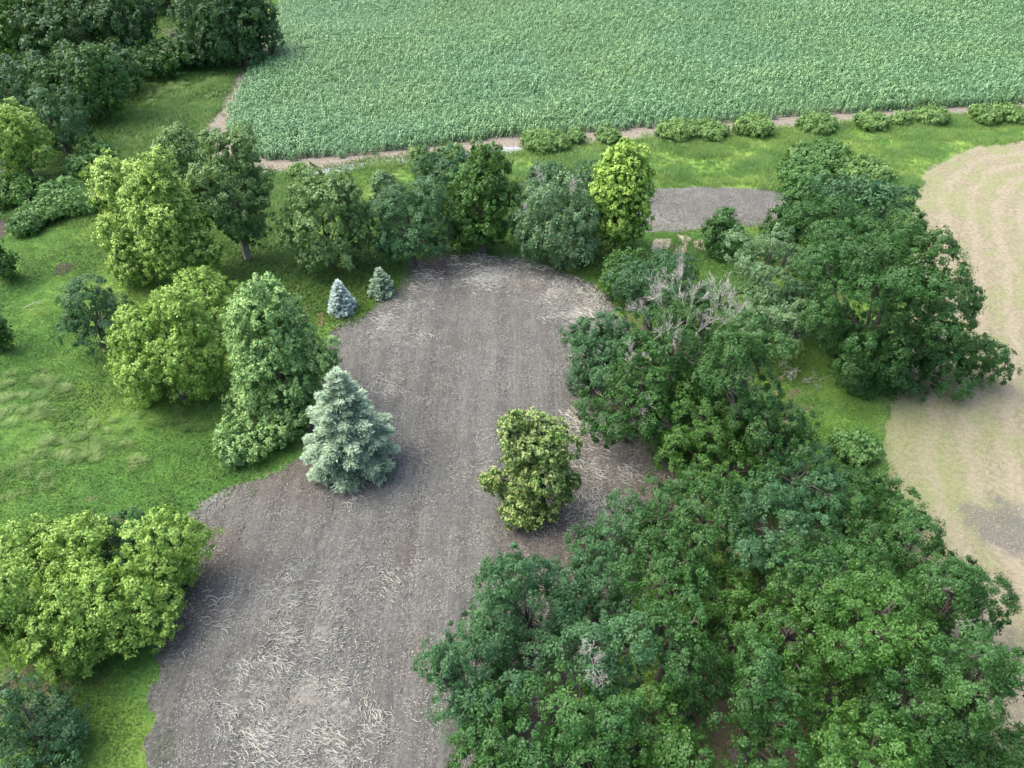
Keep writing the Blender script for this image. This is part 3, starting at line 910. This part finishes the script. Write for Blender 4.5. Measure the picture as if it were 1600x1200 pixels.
def trunk_mesh(name, base, ells, lobes, r0, k=7, cap=12):
    V, F = [], []
    c, r = np.asarray(ells[0][0]), np.asarray(ells[0][1])
    top = c + np.array([0, 0, r[2] * .35]) - base
    fork = np.array([top[0] * .35, top[1] * .35, max(.25 * top[2], (c[2] - base[2] - r[2]) * .9 + .2)])
    tube(V, F, [(0, 0, -.1), (0, 0, .12), fork * [1, 1, .55], fork], [r0 * 1.7, r0 * 1.15, r0, r0 * .88], k)
    tube(V, F, bent(fork, top, 5, .04, 0), [r0 * .86, r0 * .62, r0 * .4, r0 * .22, r0 * .1], k)
    for (lc, lr) in lobes[:cap]:
        e = lc - base
        u = rng.uniform(0, .5)
        s = fork + (top - fork) * u
        pts = bent(s, e, 5, .07, .02)
        ra = r0 * rng.uniform(.34, .5)
        tube(V, F, pts, [ra, ra * .75, ra * .52, ra * .32, ra * .12], 5)
        for q in range(2):
            e2 = e + rand_dirs(1)[0] * lr * [.8, .8, .6]
            tube(V, F, bent(pts[3], e2, 3, .1, .05), [ra * .3, ra * .2, ra * .06], 4)
    return raw_mesh(name, np.array(V), np.array(F), smooth=True)

def twigs(V, F, p, d, L, r, depth):
    e = p + d * L
    tube(V, F, bent(p, e, 3, .06, .0), [r, r * .75, r * .45], 3)
    if depth <= 0: return
    for i in range(random.choice((4, 5)) if depth > 1 else 3):
        s = p + (e - p) * random.uniform(.35, 1.0)
        nd = d + np.array([random.gauss(0, .42) for _ in range(3)]) + np.array([0, 0, .1])
        nd /= np.linalg.norm(nd)
        twigs(V, F, s, nd, L * random.uniform(.45, .7), max(r * .55, .006), depth - 1)

def dead_branch(parent, at, base, direc, L, r=.016, depth=4, mat=None):
    L = L * .62
    V, F = [], []
    d = np.asarray(direc, float); d /= np.linalg.norm(d)
    twigs(V, F, np.asarray(at) - base, d, L, r, depth)
    o = link("dead_branch", raw_mesh("dead_branch", np.array(V), np.array(F)), mat or DEADWOOD, parent)
    o['label'] = "bare grey dead branch"
    return o

def locate(cx, cy, w, v, clear):
    """crown ellipsoid of apparent size w x v whose underside is `clear` above the ground"""
    zc = clear + 3
    for _ in range(12):
        p = ground(cx, cy, zc)
        depth = p[1] * CP + (H_CAM - zc) * SP
        r = w / 2 * depth / FOC
        dep = math.atan2(H_CAM - zc, math.hypot(p[0], p[1]))
        half = v / 2 * depth / FOC
        rz = math.sqrt(max(half ** 2 - (r * math.sin(dep)) ** 2, (r * .30) ** 2)) / math.cos(dep)
        zc = zc * .5 + (clear + rz) * .5
    return p, r, rz, depth

def tree(name, cx, cy, w, v, sty, label, cat='tree', clear=1.2, extra=(), group=None, mat=None, bark=None, trunk=True, trunk_r=None, dead=(), q=1.0):
    w, v = w * .98, v * 1.00
    clear = clear * .7
    p, r, rz, depth = locate(cx, cy, w, v, clear)
    ells = [(p, (r, r, rz))]
    for (ex, ey, ew, ev, *rest) in extra:
        dy = rest[0] if rest else 0.0
        pc = at_y(ex, ey, p[1] + dy)
        pc[2] = max(pc[2], .5)
        dd = pc[1] * CP + (H_CAM - pc[2]) * SP
        rr = ew / 2 * dd / FOC
        dep = math.atan2(H_CAM - pc[2], math.hypot(pc[0], pc[1]))
        half = ev / 2 * dd / FOC
        rz2 = math.sqrt(max(half ** 2 - (rr * math.sin(dep)) ** 2, (rr * .5) ** 2)) / math.cos(dep)
        pc[2] = max(pc[2], rz2 * .8 + .2)
        ells.append((pc, (rr, rr, rz2)))
    base = np.array([p[0], p[1], 0.0])
    lod = np.clip((depth - 38) / 32, 0, 2) * q
    T, tint, tip, lobes = crown_leaves(ells, sty, lod, base)
    root = empty(name, base, label, cat, group)
    link("crown", tri_mesh("crown", T, tint, tip), FM[mat or sty], root)
    if trunk:
        tr = trunk_r or min(.32, .05 * (p[2] + rz) + .02)
        link("trunk", trunk_mesh("trunk", base, ells, lobes, tr), bark or BARK, root)
    for (dx, dy, L) in dead:
        o3, d3 = np.array([0, 0, H_CAM]), ray(dx, dy)
        hit = None
        for (ec, er) in ells:
            er = np.asarray(er) * 1.0
            oo, ddv = (o3 - ec) / er, d3 / er
            A_, B_, C_ = ddv @ ddv, oo @ ddv, oo @ oo - 1
            disc = B_ * B_ - A_ * C_
            if disc > 0:
                t_ = (-B_ - math.sqrt(disc)) / A_
                hit = t_ if hit is None else min(hit, t_)
        a = o3 + d3 * hit if hit else at_y(dx, dy, p[1])
        dr = (a - p); dr = dr / max(np.linalg.norm(dr), .1) + np.array([0, -.1, .9])
        dr /= np.linalg.norm(dr)
        dead_branch(root, a - dr * L * .22, base, dr, L)
    return root

def spruce(name, bx, by, tx, ty, w, label, mat, whorls, fans, ls, dens, taper=.75, group=None):
    base = ground(bx, by)
    top = at_y(tx, ty, base[1])
    h = top[2]
    depth = base[1] * CP + (H_CAM - h * .35) * SP
    r = w / 2 * depth / FOC
    T, TI = [], []
    V, F = [], []
    tube(V, F, [(0, 0, -.05), (0, 0, h * .3), (0, 0, h * .7), (0, 0, h * .98)], [h * .03, h * .022, h * .012, .015], 7)
    for i in range(whorls):
        t = (i + .5) / whorls
        z = h * (.05 + .93 * t)
        R_ = r * min(1.0, (1.42 if whorls > 14 else 1.12) * (1 - t) ** taper) * (.84 + .16 * min(1, t / .22)) + .02 * r
        nb = max(5, int(fans * (.35 + .65 * (1 - t))))
        a0 = rng.random() * 6
        for b in range(nb):
            a = a0 + b * 2 * math.pi / nb + rng.normal(0, .18)
            L = R_ * rng.uniform(.74, 1.14)
            dirv = np.array([math.cos(a), math.sin(a), 0]); side = np.array([-math.sin(a), math.cos(a), 0])
            rise = L * (.38 * t + .02); sag = L * (.28 * (1 - t) + .05)
            ends = np.array([0, 0, z]) + dirv * L + np.array([0, 0, rise - sag * .6])
            if whorls > 14 or b % 2 == 0:
                tube(V, F, [(0, 0, z), dirv * L * .5 + np.array([0, 0, z + rise * .5]), ends * [.92, .92, 1]], [.035 * L ** .5, .02 * L ** .5, .006], 4)
            m = int(dens * L * (1.0 + L * .3))
            u = .25 + .75 * rng.random(m) ** .75
            wid = (.36 * L ** .8) * (1.12 - u) ** .6 * (1.0)
            sd = rng.normal(0, .5, m) * wid
            c = dirv * (L * u)[:, None] + side * sd[:, None]
            c[:, 2] = z + rise * u ** 1.3 - sag * u ** 2.2 - np.abs(sd) * .35 + rng.normal(0, .035 * L ** .5, m)
            D = dirv * .75 + side * np.sign(sd)[:, None] * .6 + rand_dirs(m) * .45 + np.array([0, 0, .25])
            D /= np.linalg.norm(D, axis=1, keepdims=True)
            S_ = np.cross(D, np.array([0, 0, 1.0]) + rand_dirs(m) * .6); S_ /= np.linalg.norm(S_, axis=1, keepdims=True)
            s = (ls * rng.uniform(.6, 1.3, m))[:, None]
            T.append(np.stack([c + D * s, c + S_ * s * .27, c - S_ * s * .27], 1))
            TI.append(np.clip(rng.normal(.5, .18) + rng.normal(0, .2, m) + (u - .6) * .3, 0, 1))
    T = np.concatenate(T); TI = np.concatenate(TI)
    TRIS[0] += len(T)
    root = empty(name, base, label, 'spruce tree', group)
    link("crown", tri_mesh("crown", T, TI, TI * 0), FM[mat], root)
    link("trunk", raw_mesh("trunk", np.array(V), np.array(F), smooth=True), BARK, root)
    return root

# ---- conifers
spruce("spruce_tree", 552, 730, 527, 574, 134, "large blue-grey spruce standing in the tilled field's left edge", 'spruce', 19, 13, .17, 230, .85)
spruce("spruce_tree", 535, 488, 519, 437, 46, "small silvery white-blue spruce, the paler of two young ones", 'silver', 13, 13, .15, 120, .85)
spruce("spruce_tree", 597, 461, 592, 418, 44, "small grey-green spruce at the tip of the grass, right of the silvery one", 'spruce', 11, 12, .17, 90, .85)

# ---- the linden alone on the tilled soil
tree("linden_tree", 846, 738, 100, 140, 'linden', "lone tree with pale yellow blossom clusters on the tilled soil", clear=.3,
     extra=[(803, 672, 34, 56), (852, 676, 62, 54, .2), (812, 712, 50, 60), (770, 752, 36, 34), (796, 768, 40, 36), (820, 818, 60, 54, -.9), (882, 758, 50, 56)])

# ---- row along the head of the tilled field
tree("maple_tree", 506, 345, 136, 128, 'poplar', "round green tree with bare leaning trunk above the silvery young spruce", mat='poplar', clear=1.5, trunk_r=.2)
tree("willow_sapling", 600, 300, 36, 66, 'birch', "faint thin feathery sapling in the grass left of the dark row", clear=.8, trunk_r=.06)
tree("ash_tree", 638, 348, 108, 112, 'blue', "blue-green round tree at the upper left tip of the tilled soil", clear=1.2, extra=[(610, 380, 50, 40)])
tree("ash_tree", 684, 285, 88, 96, 'blue', "blue-green tree rising behind the row, nearest the grey path", clear=1.5)
tree("maple_tree", 752, 318, 98, 138, 'poplar', "tall mid-green tree between the blue-green trees and the grey birch", mat='oak2', clear=.9, extra=[(735, 360, 60, 50)])
tree("birch_tree", 868, 345, 132, 125, 'birch', "grey-green birch with pale branches and white trunk foot", clear=1.0, bark=BIRCHBARK, trunk_r=.16,
     extra=[(825, 350, 60, 60), (905, 375, 66, 66), (880, 395, 50, 40)], dead=[(845, 290, 1.6), (890, 300, 1.8), (828, 335, 1.2)])
tree("birch_tree", 855, 278, 66, 44, 'birch', "low blue-green bushy tree behind the grey birch", mat='blue', clear=.5)
tree("birch_tree", 915, 285, 46, 60, 'birch', "slim blue-green tree between the birch and the lime-green column", mat='blue', clear=.6)
tree("columnar_maple", 970, 312, 90, 148, 'lime', "bright lime-green oval tree, brightest in the whole row", clear=1.0, trunk_r=.18)
tree("round_tree", 1130, 364, 62, 66, 'poplar', "small round dark tree alone beside the short tilled strip", mat='oak', clear=.15, trunk_r=.1)

# ---- left group
tree("yellow_tipped_tree", 196, 304, 88, 104, 'yellow', "yellow-tipped tree at the far left of the group, half behind its larger neighbour", clear=1.2)
tree("yellow_tipped_tree", 262, 358, 100, 160, 'yellow', "largest yellow-tipped tree, its pale shoots all over, left of the bare trunk", clear=.8,
     extra=[(236, 300, 54, 84), (212, 412, 76, 80), (306, 400, 56, 84), (250, 262, 40, 50), (180, 365, 40, 50)])
tree("poplar_tree", 362, 300, 92, 140, 'poplar', "loose olive-green tree with a tall bare grey trunk", clear=3.2, trunk_r=.28, bark=GREYBARK,
     extra=[(378, 232, 40, 66), (318, 300, 56, 70), (404, 290, 44, 60), (395, 350, 40, 50), (335, 225, 40, 44)])
tree("poplar_tree", 278, 240, 78, 74, 'poplar', "olive-green tree peeping out behind the yellow-tipped tree", clear=3)
tree("teal_bush", 148, 492, 100, 118, 'blue', "dark teal bushy tree at the left edge of the group on the lawn", mat='blue', clear=.3)
tree("elm_tree", 262, 546, 160, 140, 'bright', "spreading light-green tree with visible dark stem under its right side", clear=1.5,
     extra=[(212, 512, 66, 56), (320, 604, 60, 84, -.3), (272, 480, 70, 50, .4), (235, 612, 66, 44)])
tree("elm_tree", 322, 462, 92, 84, 'bright', "bright green tree behind the spreading one, touching the oval maple", clear=2)
tree("oval_maple", 425, 550, 132, 184, 'maple', "dense oval fresh-green maple left of the large spruce", clear=1.0,
     extra=[(505, 565, 54, 60), (420, 635, 110, 70, -.4), (465, 620, 70, 80), (412, 482, 80, 66)])
tree("maple_shrub", 385, 685, 96, 68, 'maple', "low leafy shrub at the foot of the oval maple", 'shrub', clear=.1, trunk_r=.08)
tree("maple_shrub", 440, 665, 70, 60, 'maple', "low shrub squeezed between the oval maple and the spruce", 'shrub', clear=.1, trunk_r=.08)

# ---- bottom left
tree("box_elder", 70, 872, 150, 108, 'bright', "yellow-green tree along the back of the lower left clump", clear=1.2, extra=[(20, 880, 90, 90), (130, 850, 90, 60)])
tree("box_elder", 188, 850, 100, 66, 'blue', "blue-green tree sunk between yellow-green ones in the lower left clump", clear=1.5, extra=[(200, 880, 70, 50)])
tree("box_elder", 264, 852, 106, 118, 'bright', "yellow-green tree leaning over the tilled soil, rightmost of its clump", clear=1.0, extra=[(262, 900, 90, 80, -.3)])
tree("box_elder", 170, 938, 146, 130, 'bright', "yellow-green tree at the front centre of the lower left clump", clear=1.2, extra=[(225, 975, 90, 70, -.4), (160, 1000, 90, 60, -.5)])
tree("box_elder", 92, 985, 120, 130, 'bright', "yellow-green tree at the front left of the lower left clump", clear=.8, extra=[(110, 1030, 80, 60, -.4), (60, 960, 60, 60)])
tree("box_elder", 14, 960, 90, 150, 'bright', "yellow-green tree cut by the left picture edge", clear=1.0, extra=[(-40, 960, 90, 110)])
tree("dark_bush", 62, 1150, 150, 110, 'blue', "dark blue-green bush on the lawn in the bottom left corner", mat='blue', clear=.4, extra=[(-10, 1100, 90, 80), (110, 1180, 70, 60)])

# ---- upper left wood
UL = [
 (20, 45, 96, 100, 'bright', 'oak2', "mid-green tree at the wood's top left corner"),
 (12, 78, 60, 50, 'bright', None, "light yellow-green tree low in the wood's top left corner"),
 (112, 40, 140, 110, 'dark', None, "broad dark tree in the middle of the upper left wood"),
 (128, 132, 130, 104, 'dark', 'oak', "glossy dark tree at the wood's front edge over the grass"),
 (196, 30, 96, 120, 'dark', None, "dark tree at the right side of the wood beside the shaded gap"),
 (60, -20, 150, 90, 'dark', None, "dark tree at the back of the wood, cut by the top edge"),
 (350, 28, 130, 136, 'dark', None, "dark tree overhanging the left corner of the corn"),
 (400, 40, 66, 100, 'dark', None, "dark tree standing nearest the corn at its corner"),
 (252, -12, 100, 50, 'dark', 'oak', "dark tree above the pale track gap, cut by the top edge"),
 (308, 72, 84, 54, 'dark', None, "dark low tree at the foot of the corner trees"),
 (248, 92, 100, 44, 'dark', 'oak', "shaded low thicket in the gap of the wood"),
 (190, 110, 70, 60, 'dark', None, "dark low tree left of the shaded gap"),
 (36, 140, 110, 90, 'blue', 'blue', "bluish grey tree at the left edge above the yellow-green one"),
 (92, 200, 84, 86, 'blue', 'blue', "bluish dark tree overhanging the weeds"),
]
for (cx, cy, w, v, s, m, lab) in UL:
    tree("wood_tree", cx, cy, w, v, s, lab, mat=m, clear=.3, group="trees of the upper left wood", trunk_r=.25)
tree("wood_tree", 24, 218, 90, 96, 'bright', "yellow-green tree with dead twigs at the left picture edge", clear=1.5, group="trees of the upper left wood",
     dead=[(12, 262, 2.4), (40, 268, 2.2), (-5, 250, 2.0), (55, 275, 1.6)])
tree("understorey_bush", 20, 298, 80, 40, 'weed', "dark green bush above the dark ditch at the left edge", 'bush', mat='oak2', clear=.1, trunk_r=.06)
tree("understorey_bush", 2, 410, 34, 60, 'weed', "green bush cut by the left edge beside the lawn", 'bush', mat='oak2', clear=.1, trunk_r=.06)
tree("understorey_bush", -8, 520, 30, 60, 'weed', "dark green bush at the left edge beside the lower lawn", 'bush', mat='oak2', clear=.1, trunk_r=.06)
for (cx, cy, w, v, lab) in [(95, 300, 60, 26, "leafy weeds right of the ditch end"), (130, 262, 50, 30, "leafy weeds below the bluish dark tree"), (70, 330, 60, 24, "leafy weeds along the lower rim of the ditch"),
                            (38, 352, 40, 26, "leafy weeds where the ditch meets the lawn"), (120, 318, 60, 24, "leafy weeds left of the yellow-tipped trees"), (150, 240, 46, 26, "leafy weeds at the wood's shaded foot"), (1335, 700, 60, 40, "leafy weeds in the grassy hollow under the big maple")]:
    tree("weed_patch", cx, cy, w, v, 'weed', lab, 'weeds', clear=.05, trunk=False, group="weed patches in the long grass")

# ---- right: upper part of the grove
tree("low_shrub", 1285, 246, 80, 26, 'shrub', "dark low shrub on the bright verge at the grove's upper tip", 'shrub', mat='weed', clear=.1, trunk=False)
tree("low_shrub", 1350, 268, 70, 30, 'shrub', "pale green low shrub between the grove's tip and the mown field", 'shrub', clear=.1, trunk=False)
tree("low_shrub", 1255, 272, 70, 30, 'shrub', "green low shrub above the right end of the tilled strip", 'shrub', mat='weed', clear=.1, trunk=False)
GR = [
 (1252, 318, 66, 58, 'dark', 'oak', "dark small tree at the right end of the tilled strip"),
 (1310, 312, 96, 60, 'dark', 'blue', "blue-green tree at the upper tip of the grove"),
 (1375, 322, 92, 74, 'dark', 'blue', "blue-green tree at the grove's upper right beside the mown field"),
 (1235, 362, 76, 62, 'oak', None, "dark green tree on the grove's upper left"),
 (1300, 372, 120, 86, 'blue', 'oak', "green tree in the middle of the grove's upper part"),
 (1385, 385, 100, 90, 'oak', None, "green tree above the big maple beside the mown field"),
 (1200, 430, 140, 120, 'blue', 'birch', "grey-green fine-leaved tree on the grove's left above the dead-twigged one"),
 (1268, 450, 84, 120, 'blue', 'blue', "blue-green tree tucked left of the big maple"),
 (1200, 510, 120, 90, 'blue', 'birch', "grey-green tree below the other fine-leaved one"),
]
for (cx, cy, w, v, s, m, lab) in GR:
    tree("grove_tree", cx, cy, w, v, s, lab, mat=m, clear=1.6, group="trees of the right-hand grove")
tree("big_maple", 1378, 465, 216, 220, 'oak', "biggest dense dark maple bulging over the mown field", clear=3.0, trunk_r=.42, group="trees of the right-hand grove",
     extra=[(1480, 560, 110, 110), (1495, 630, 80, 90), (1350, 580, 130, 120), (1300, 500, 90, 90), (1330, 640, 100, 60, .5), (1440, 490, 120, 120), (1420, 410, 110, 100), (1400, 560, 120, 100), (1440, 600, 90, 90), (1370, 520, 110, 100, -.8)],
     dead=[(1290, 590, 1.8), (1245, 580, 1.6)])
# ---- middle of the grove
GM = [
 (985, 430, 90, 60, 'bright', 'oak2', 2.0, "light green tree at the tip of the grove's left edge", [], []),
 (1020, 448, 130, 100, 'blue', 'blue', 2.5, "blue-green tree behind the dead grey twigs", [], []),
 (1105, 468, 56, 50, 'blue', 'birch', 1.5, "small grey-green tree in the grassy gap", [], []),
 (955, 545, 120, 110, 'oak', 'blue', 2.0, "dark green tree overhanging the tilled soil's right edge", [(915, 530, 60, 50), (920, 590, 60, 60)], [(950, 600, 1.4)]),
 (1060, 540, 150, 120, 'oak', 'oak', 3.0, "tree crowned with bare grey dead twigs", [],
    [(1035, 490, 2.6), (1060, 478, 2.8), (1010, 500, 2.2), (1105, 500, 3.0), (1125, 512, 2.6), (1075, 500, 2.6), (1045, 530, 2.2), (1000, 560, 1.8), (1010, 600, 2.2), (1090, 520, 2.0), (1020, 620, 1.6)]),
 (1092, 598, 110, 90, 'oak', 'oak', 2.2, "dark green tree closing the gap right of the dead twigs", [], []),
 (980, 640, 130, 90, 'oak', 'oak', 1.8, "dark tree above the straw-littered soil bay", [(1000, 600, 90, 70)], [(1000, 650, 1.6)]),
 (1165, 590, 104, 140, 'oak', 'oak', 3.5, "tall green tree forming a pillar right of the dead twigs", [(1150, 545, 60, 60)], []),
 (1100, 650, 140, 110, 'oak', 'oak2', 3.0, "green tree below the dead-twigged one", [(1050, 700, 70, 60)], []),
 (1215, 665, 120, 100, 'blue', 'oak', 2.5, "green tree bordering the shaded grass hollow", [], []),
 (1140, 730, 150, 90, 'oak', 'oak2', 3.0, "green tree in the grove's waist", [], []),
 (1245, 745, 130, 90, 'blue', 'blue', 2.5, "blue-green tree at the waist beside the shaded hollow", [], []),
 (1100, 800, 150, 90, 'blue', 'oak', 2.5, "green tree right of the straw-littered soil bay", [(1030, 830, 90, 60)], []),
 (985, 830, 100, 90, 'blue', 'blue', 1.5, "blue-green tree touching the lower end of the soil bay", [(920, 850, 60, 50)], []),
 (1215, 830, 160, 110, 'oak', 'blue', 3.0, "broad blue-tinged tree in the grove's lower middle", [], []),
 (1340, 790, 140, 100, 'oak', 'oak', 2.5, "green tree on the grove's right rim below the hollow", [(1390, 820, 70, 70)], []),
 (825, 960, 170, 150, 'blue', 'blue', 2.5, "blue-green fine-leaved tree leaning over the lower tilled soil", [(770, 1000, 110, 110), (800, 900, 90, 60)], []),
 (745, 1060, 150, 140, 'blue', 'blue', 1.5, "blue-green tree reaching farthest out over the lower soil", [(700, 1030, 70, 60), (760, 1110, 120, 90)], []),
 (930, 920, 130, 110, 'blue', 'blue', 2.5, "blue-green tree between the soil bay and the lower grove", [], []),
 (1040, 900, 120, 100, 'oak', 'oak', 3.0, "green tree above the dark opening in the grove", [], []),
 (1120, 925, 130, 110, 'oak', 'oak2', 3.5, "light-topped green tree right of the dark opening", [], []),
 (950, 1030, 130, 130, 'blue', 'blue', 3.0, "blue-green tree with bare grey twigs low in the grove", [], [(925, 1030, 1.4), (935, 1060, 1.1)]),
 (1050, 1000, 110, 100, 'oak', 'oak', 3.0, "rounded green crown just below the dark opening", [], []),
 (1085, 1070, 130, 100, 'blue', 'oak', 2.5, "green tree above the bare brown earth window", [], []),
 (1290, 900, 150, 120, 'oak', 'oak', 3.5, "green tree in the centre right of the lower grove", [], []),
 (1420, 850, 140, 130, 'oak', 'oak', 2.5, "green tree bulging towards the mown field's dark stain", [], []),
 (1235, 985, 140, 120, 'oak', 'oak2', 3.5, "tree with a cluster of light green knobs near the bottom centre", [], [(1210, 1050, 1.6)]),
 (1370, 970, 150, 130, 'oak', 'oak2', 3.5, "light green knobby tree in the lower right grove", [], []),
 (1480, 950, 140, 140, 'oak', 'oak', 2.5, "dark green tree on the lower right rim of the grove", [(1510, 920, 60, 60)], [(1500, 970, 1.2)]),
 (900, 1120, 170, 110, 'oak', 'oak', 3.0, "bright-edged green tree near the bottom, right of the fine-leaved one", [], []),
 (1150, 1000, 120, 100, 'oak', 'oak', 2.5, "green tree filling the middle of the lower grove", [], []),
 (1010, 1150, 130, 110, 'oak', 'oak2', 3.0, "green tree at the bottom edge left of the brown earth window", [], []),
 (820, 1165, 130, 90, 'oak', 'oak', 2.5, "green tree at the bottom edge beside the tilled soil", [(740, 1180, 80, 60)], []),
 (930, 1215, 150, 90, 'oak', 'oak', 3.0, "green tree cut by the bottom edge with pale seed heads", [], []),
 (1190, 1090, 110, 110, 'oak', 'oak', 3.0, "dark green tree just right of the brown earth window", [], []),
 (1290, 1090, 150, 130, 'oak', 'oak2', 3.5, "big light green tree low in the right grove", [], [(1280, 1170, 1.8)]),
 (1420, 1080, 150, 130, 'oak', 'oak', 3.5, "green tree right of the dark well near the lower right", [], []),
 (1530, 1060, 130, 160, 'oak', 'oak', 2.5, "dark tree at the lower right beside the mown field", [], []),
 (1220, 1190, 130, 90, 'oak', 'oak', 3.0, "dark tree cut by the bottom edge right of centre", [], []),
 (1360, 1195, 150, 100, 'oak', 'oak2', 3.5, "light green tree cut by the bottom edge", [], []),
 (1500, 1190, 150, 110, 'oak', 'oak', 3.0, "green tree in the bottom right corner", [(1580, 1180, 80, 90)], []),
 (1080, 1240, 150, 90, 'oak', 'oak', 3.0, "green tree mostly below the bottom edge at centre right", [], []),
]
for gi, (cx, cy, w, v, s, m, cl, lab, ex, dd) in enumerate(GM):
    tree("grove_tree", cx, cy, w * 1.05, v * 1.05, s, lab, mat=m, clear=max(.6, cl + (-1.6, .4, 2.2, -.6, 1.4)[gi % 5]), extra=ex, dead=dd, group="trees of the right-hand grove")

# ---- shrubs along the corn edge
SH = [(466, 268, 24, 18, "tiny shrub at the path's left end"), (656, 241, 24, 22, "small bright shrub behind the blue-green ash"), (706, 238, 36, 26, "rounded shrub on the path above the row"),
      (850, 222, 66, 26, "wide shrub where the grey path ends"), (898, 214, 26, 24, "narrow shrub right of the wide one"), (950, 213, 34, 24, "rounded shrub just above the lime-green tree"),
      (1060, 206, 62, 26, "long low shrub right of the lime-green tree"), (1106, 203, 54, 26, "long low shrub joined to its left neighbour"), (1180, 196, 54, 36, "tallest rounded shrub of the corn edge"),
      (1277, 194, 54, 32, "dense rounded shrub above the grove's tip"), (1363, 190, 46, 28, "rounded shrub left of the smallest right-hand one"), (1408, 187, 26, 24, "smallest shrub between two rounded ones"),
      (1453, 183, 52, 30, "broad shrub before the grey gap"), (1540, 180, 46, 30, "shrub right of the grey gap"), (1580, 178, 50, 28, "last shrub cut by the right picture edge")]
for (cx, cy, w, v, lab) in SH:
    tree("edge_shrub", cx, cy, w * .94, v * .74, 'shrub', lab, 'shrub', clear=.05, group="shrubs along the edge of the corn", trunk_r=.05, q=.5)

# ---- small things
def stone(px, py, s, label):
    c = ground(px, py)
    k = np.arange(60) + .5
    import bmesh
    bm = bmesh.new(); bmesh.ops.create_icosphere(bm, subdivisions=2, radius=1)
    for v in bm.verts:
        n_ = 1 + .25 * random.uniform(-1, 1)
        v.co = Vector((v.co.x * s[0] * n_, v.co.y * s[1] * n_, (v.co.z * n_ + .5) * s[2]))
    me = bpy.data.meshes.new("pale_rock"); bm.to_mesh(me); bm.free()
    o = link("pale_rock", me, M_STONE); o.location = (c[0], c[1], 0)
    tag(o, label, "rock", "pale rocks at the ditch")
stone(47, 318, (.38, .22, .2), "larger white rock at the head of the ditch")
stone(40, 321, (.2, .18, .16), "smaller white rock left of the larger one at the ditch head")
stone(34, 324, (.13, .12, .1), "smallest pale rock of three at the ditch head")
c = ground(55, 476)
V, F = [], []
tube(V, F, bent((-.55, -.5, .05), (.5, .45, .12), 5, .05, 0), [.03, .035, .03, .02, .01], 6)
tube(V, F, bent((.1, .1, .1), (.5, -.05, .2), 3, .05, 0), [.018, .012, .006], 5)
o = link("fallen_stick", raw_mesh("fallen_stick", np.array(V), np.array(F), smooth=True), DEADWOOD); o.location = c
tag(o, "thin grey fallen stick lying on the left lawn", "stick")
print("crown tris", TRIS[0])
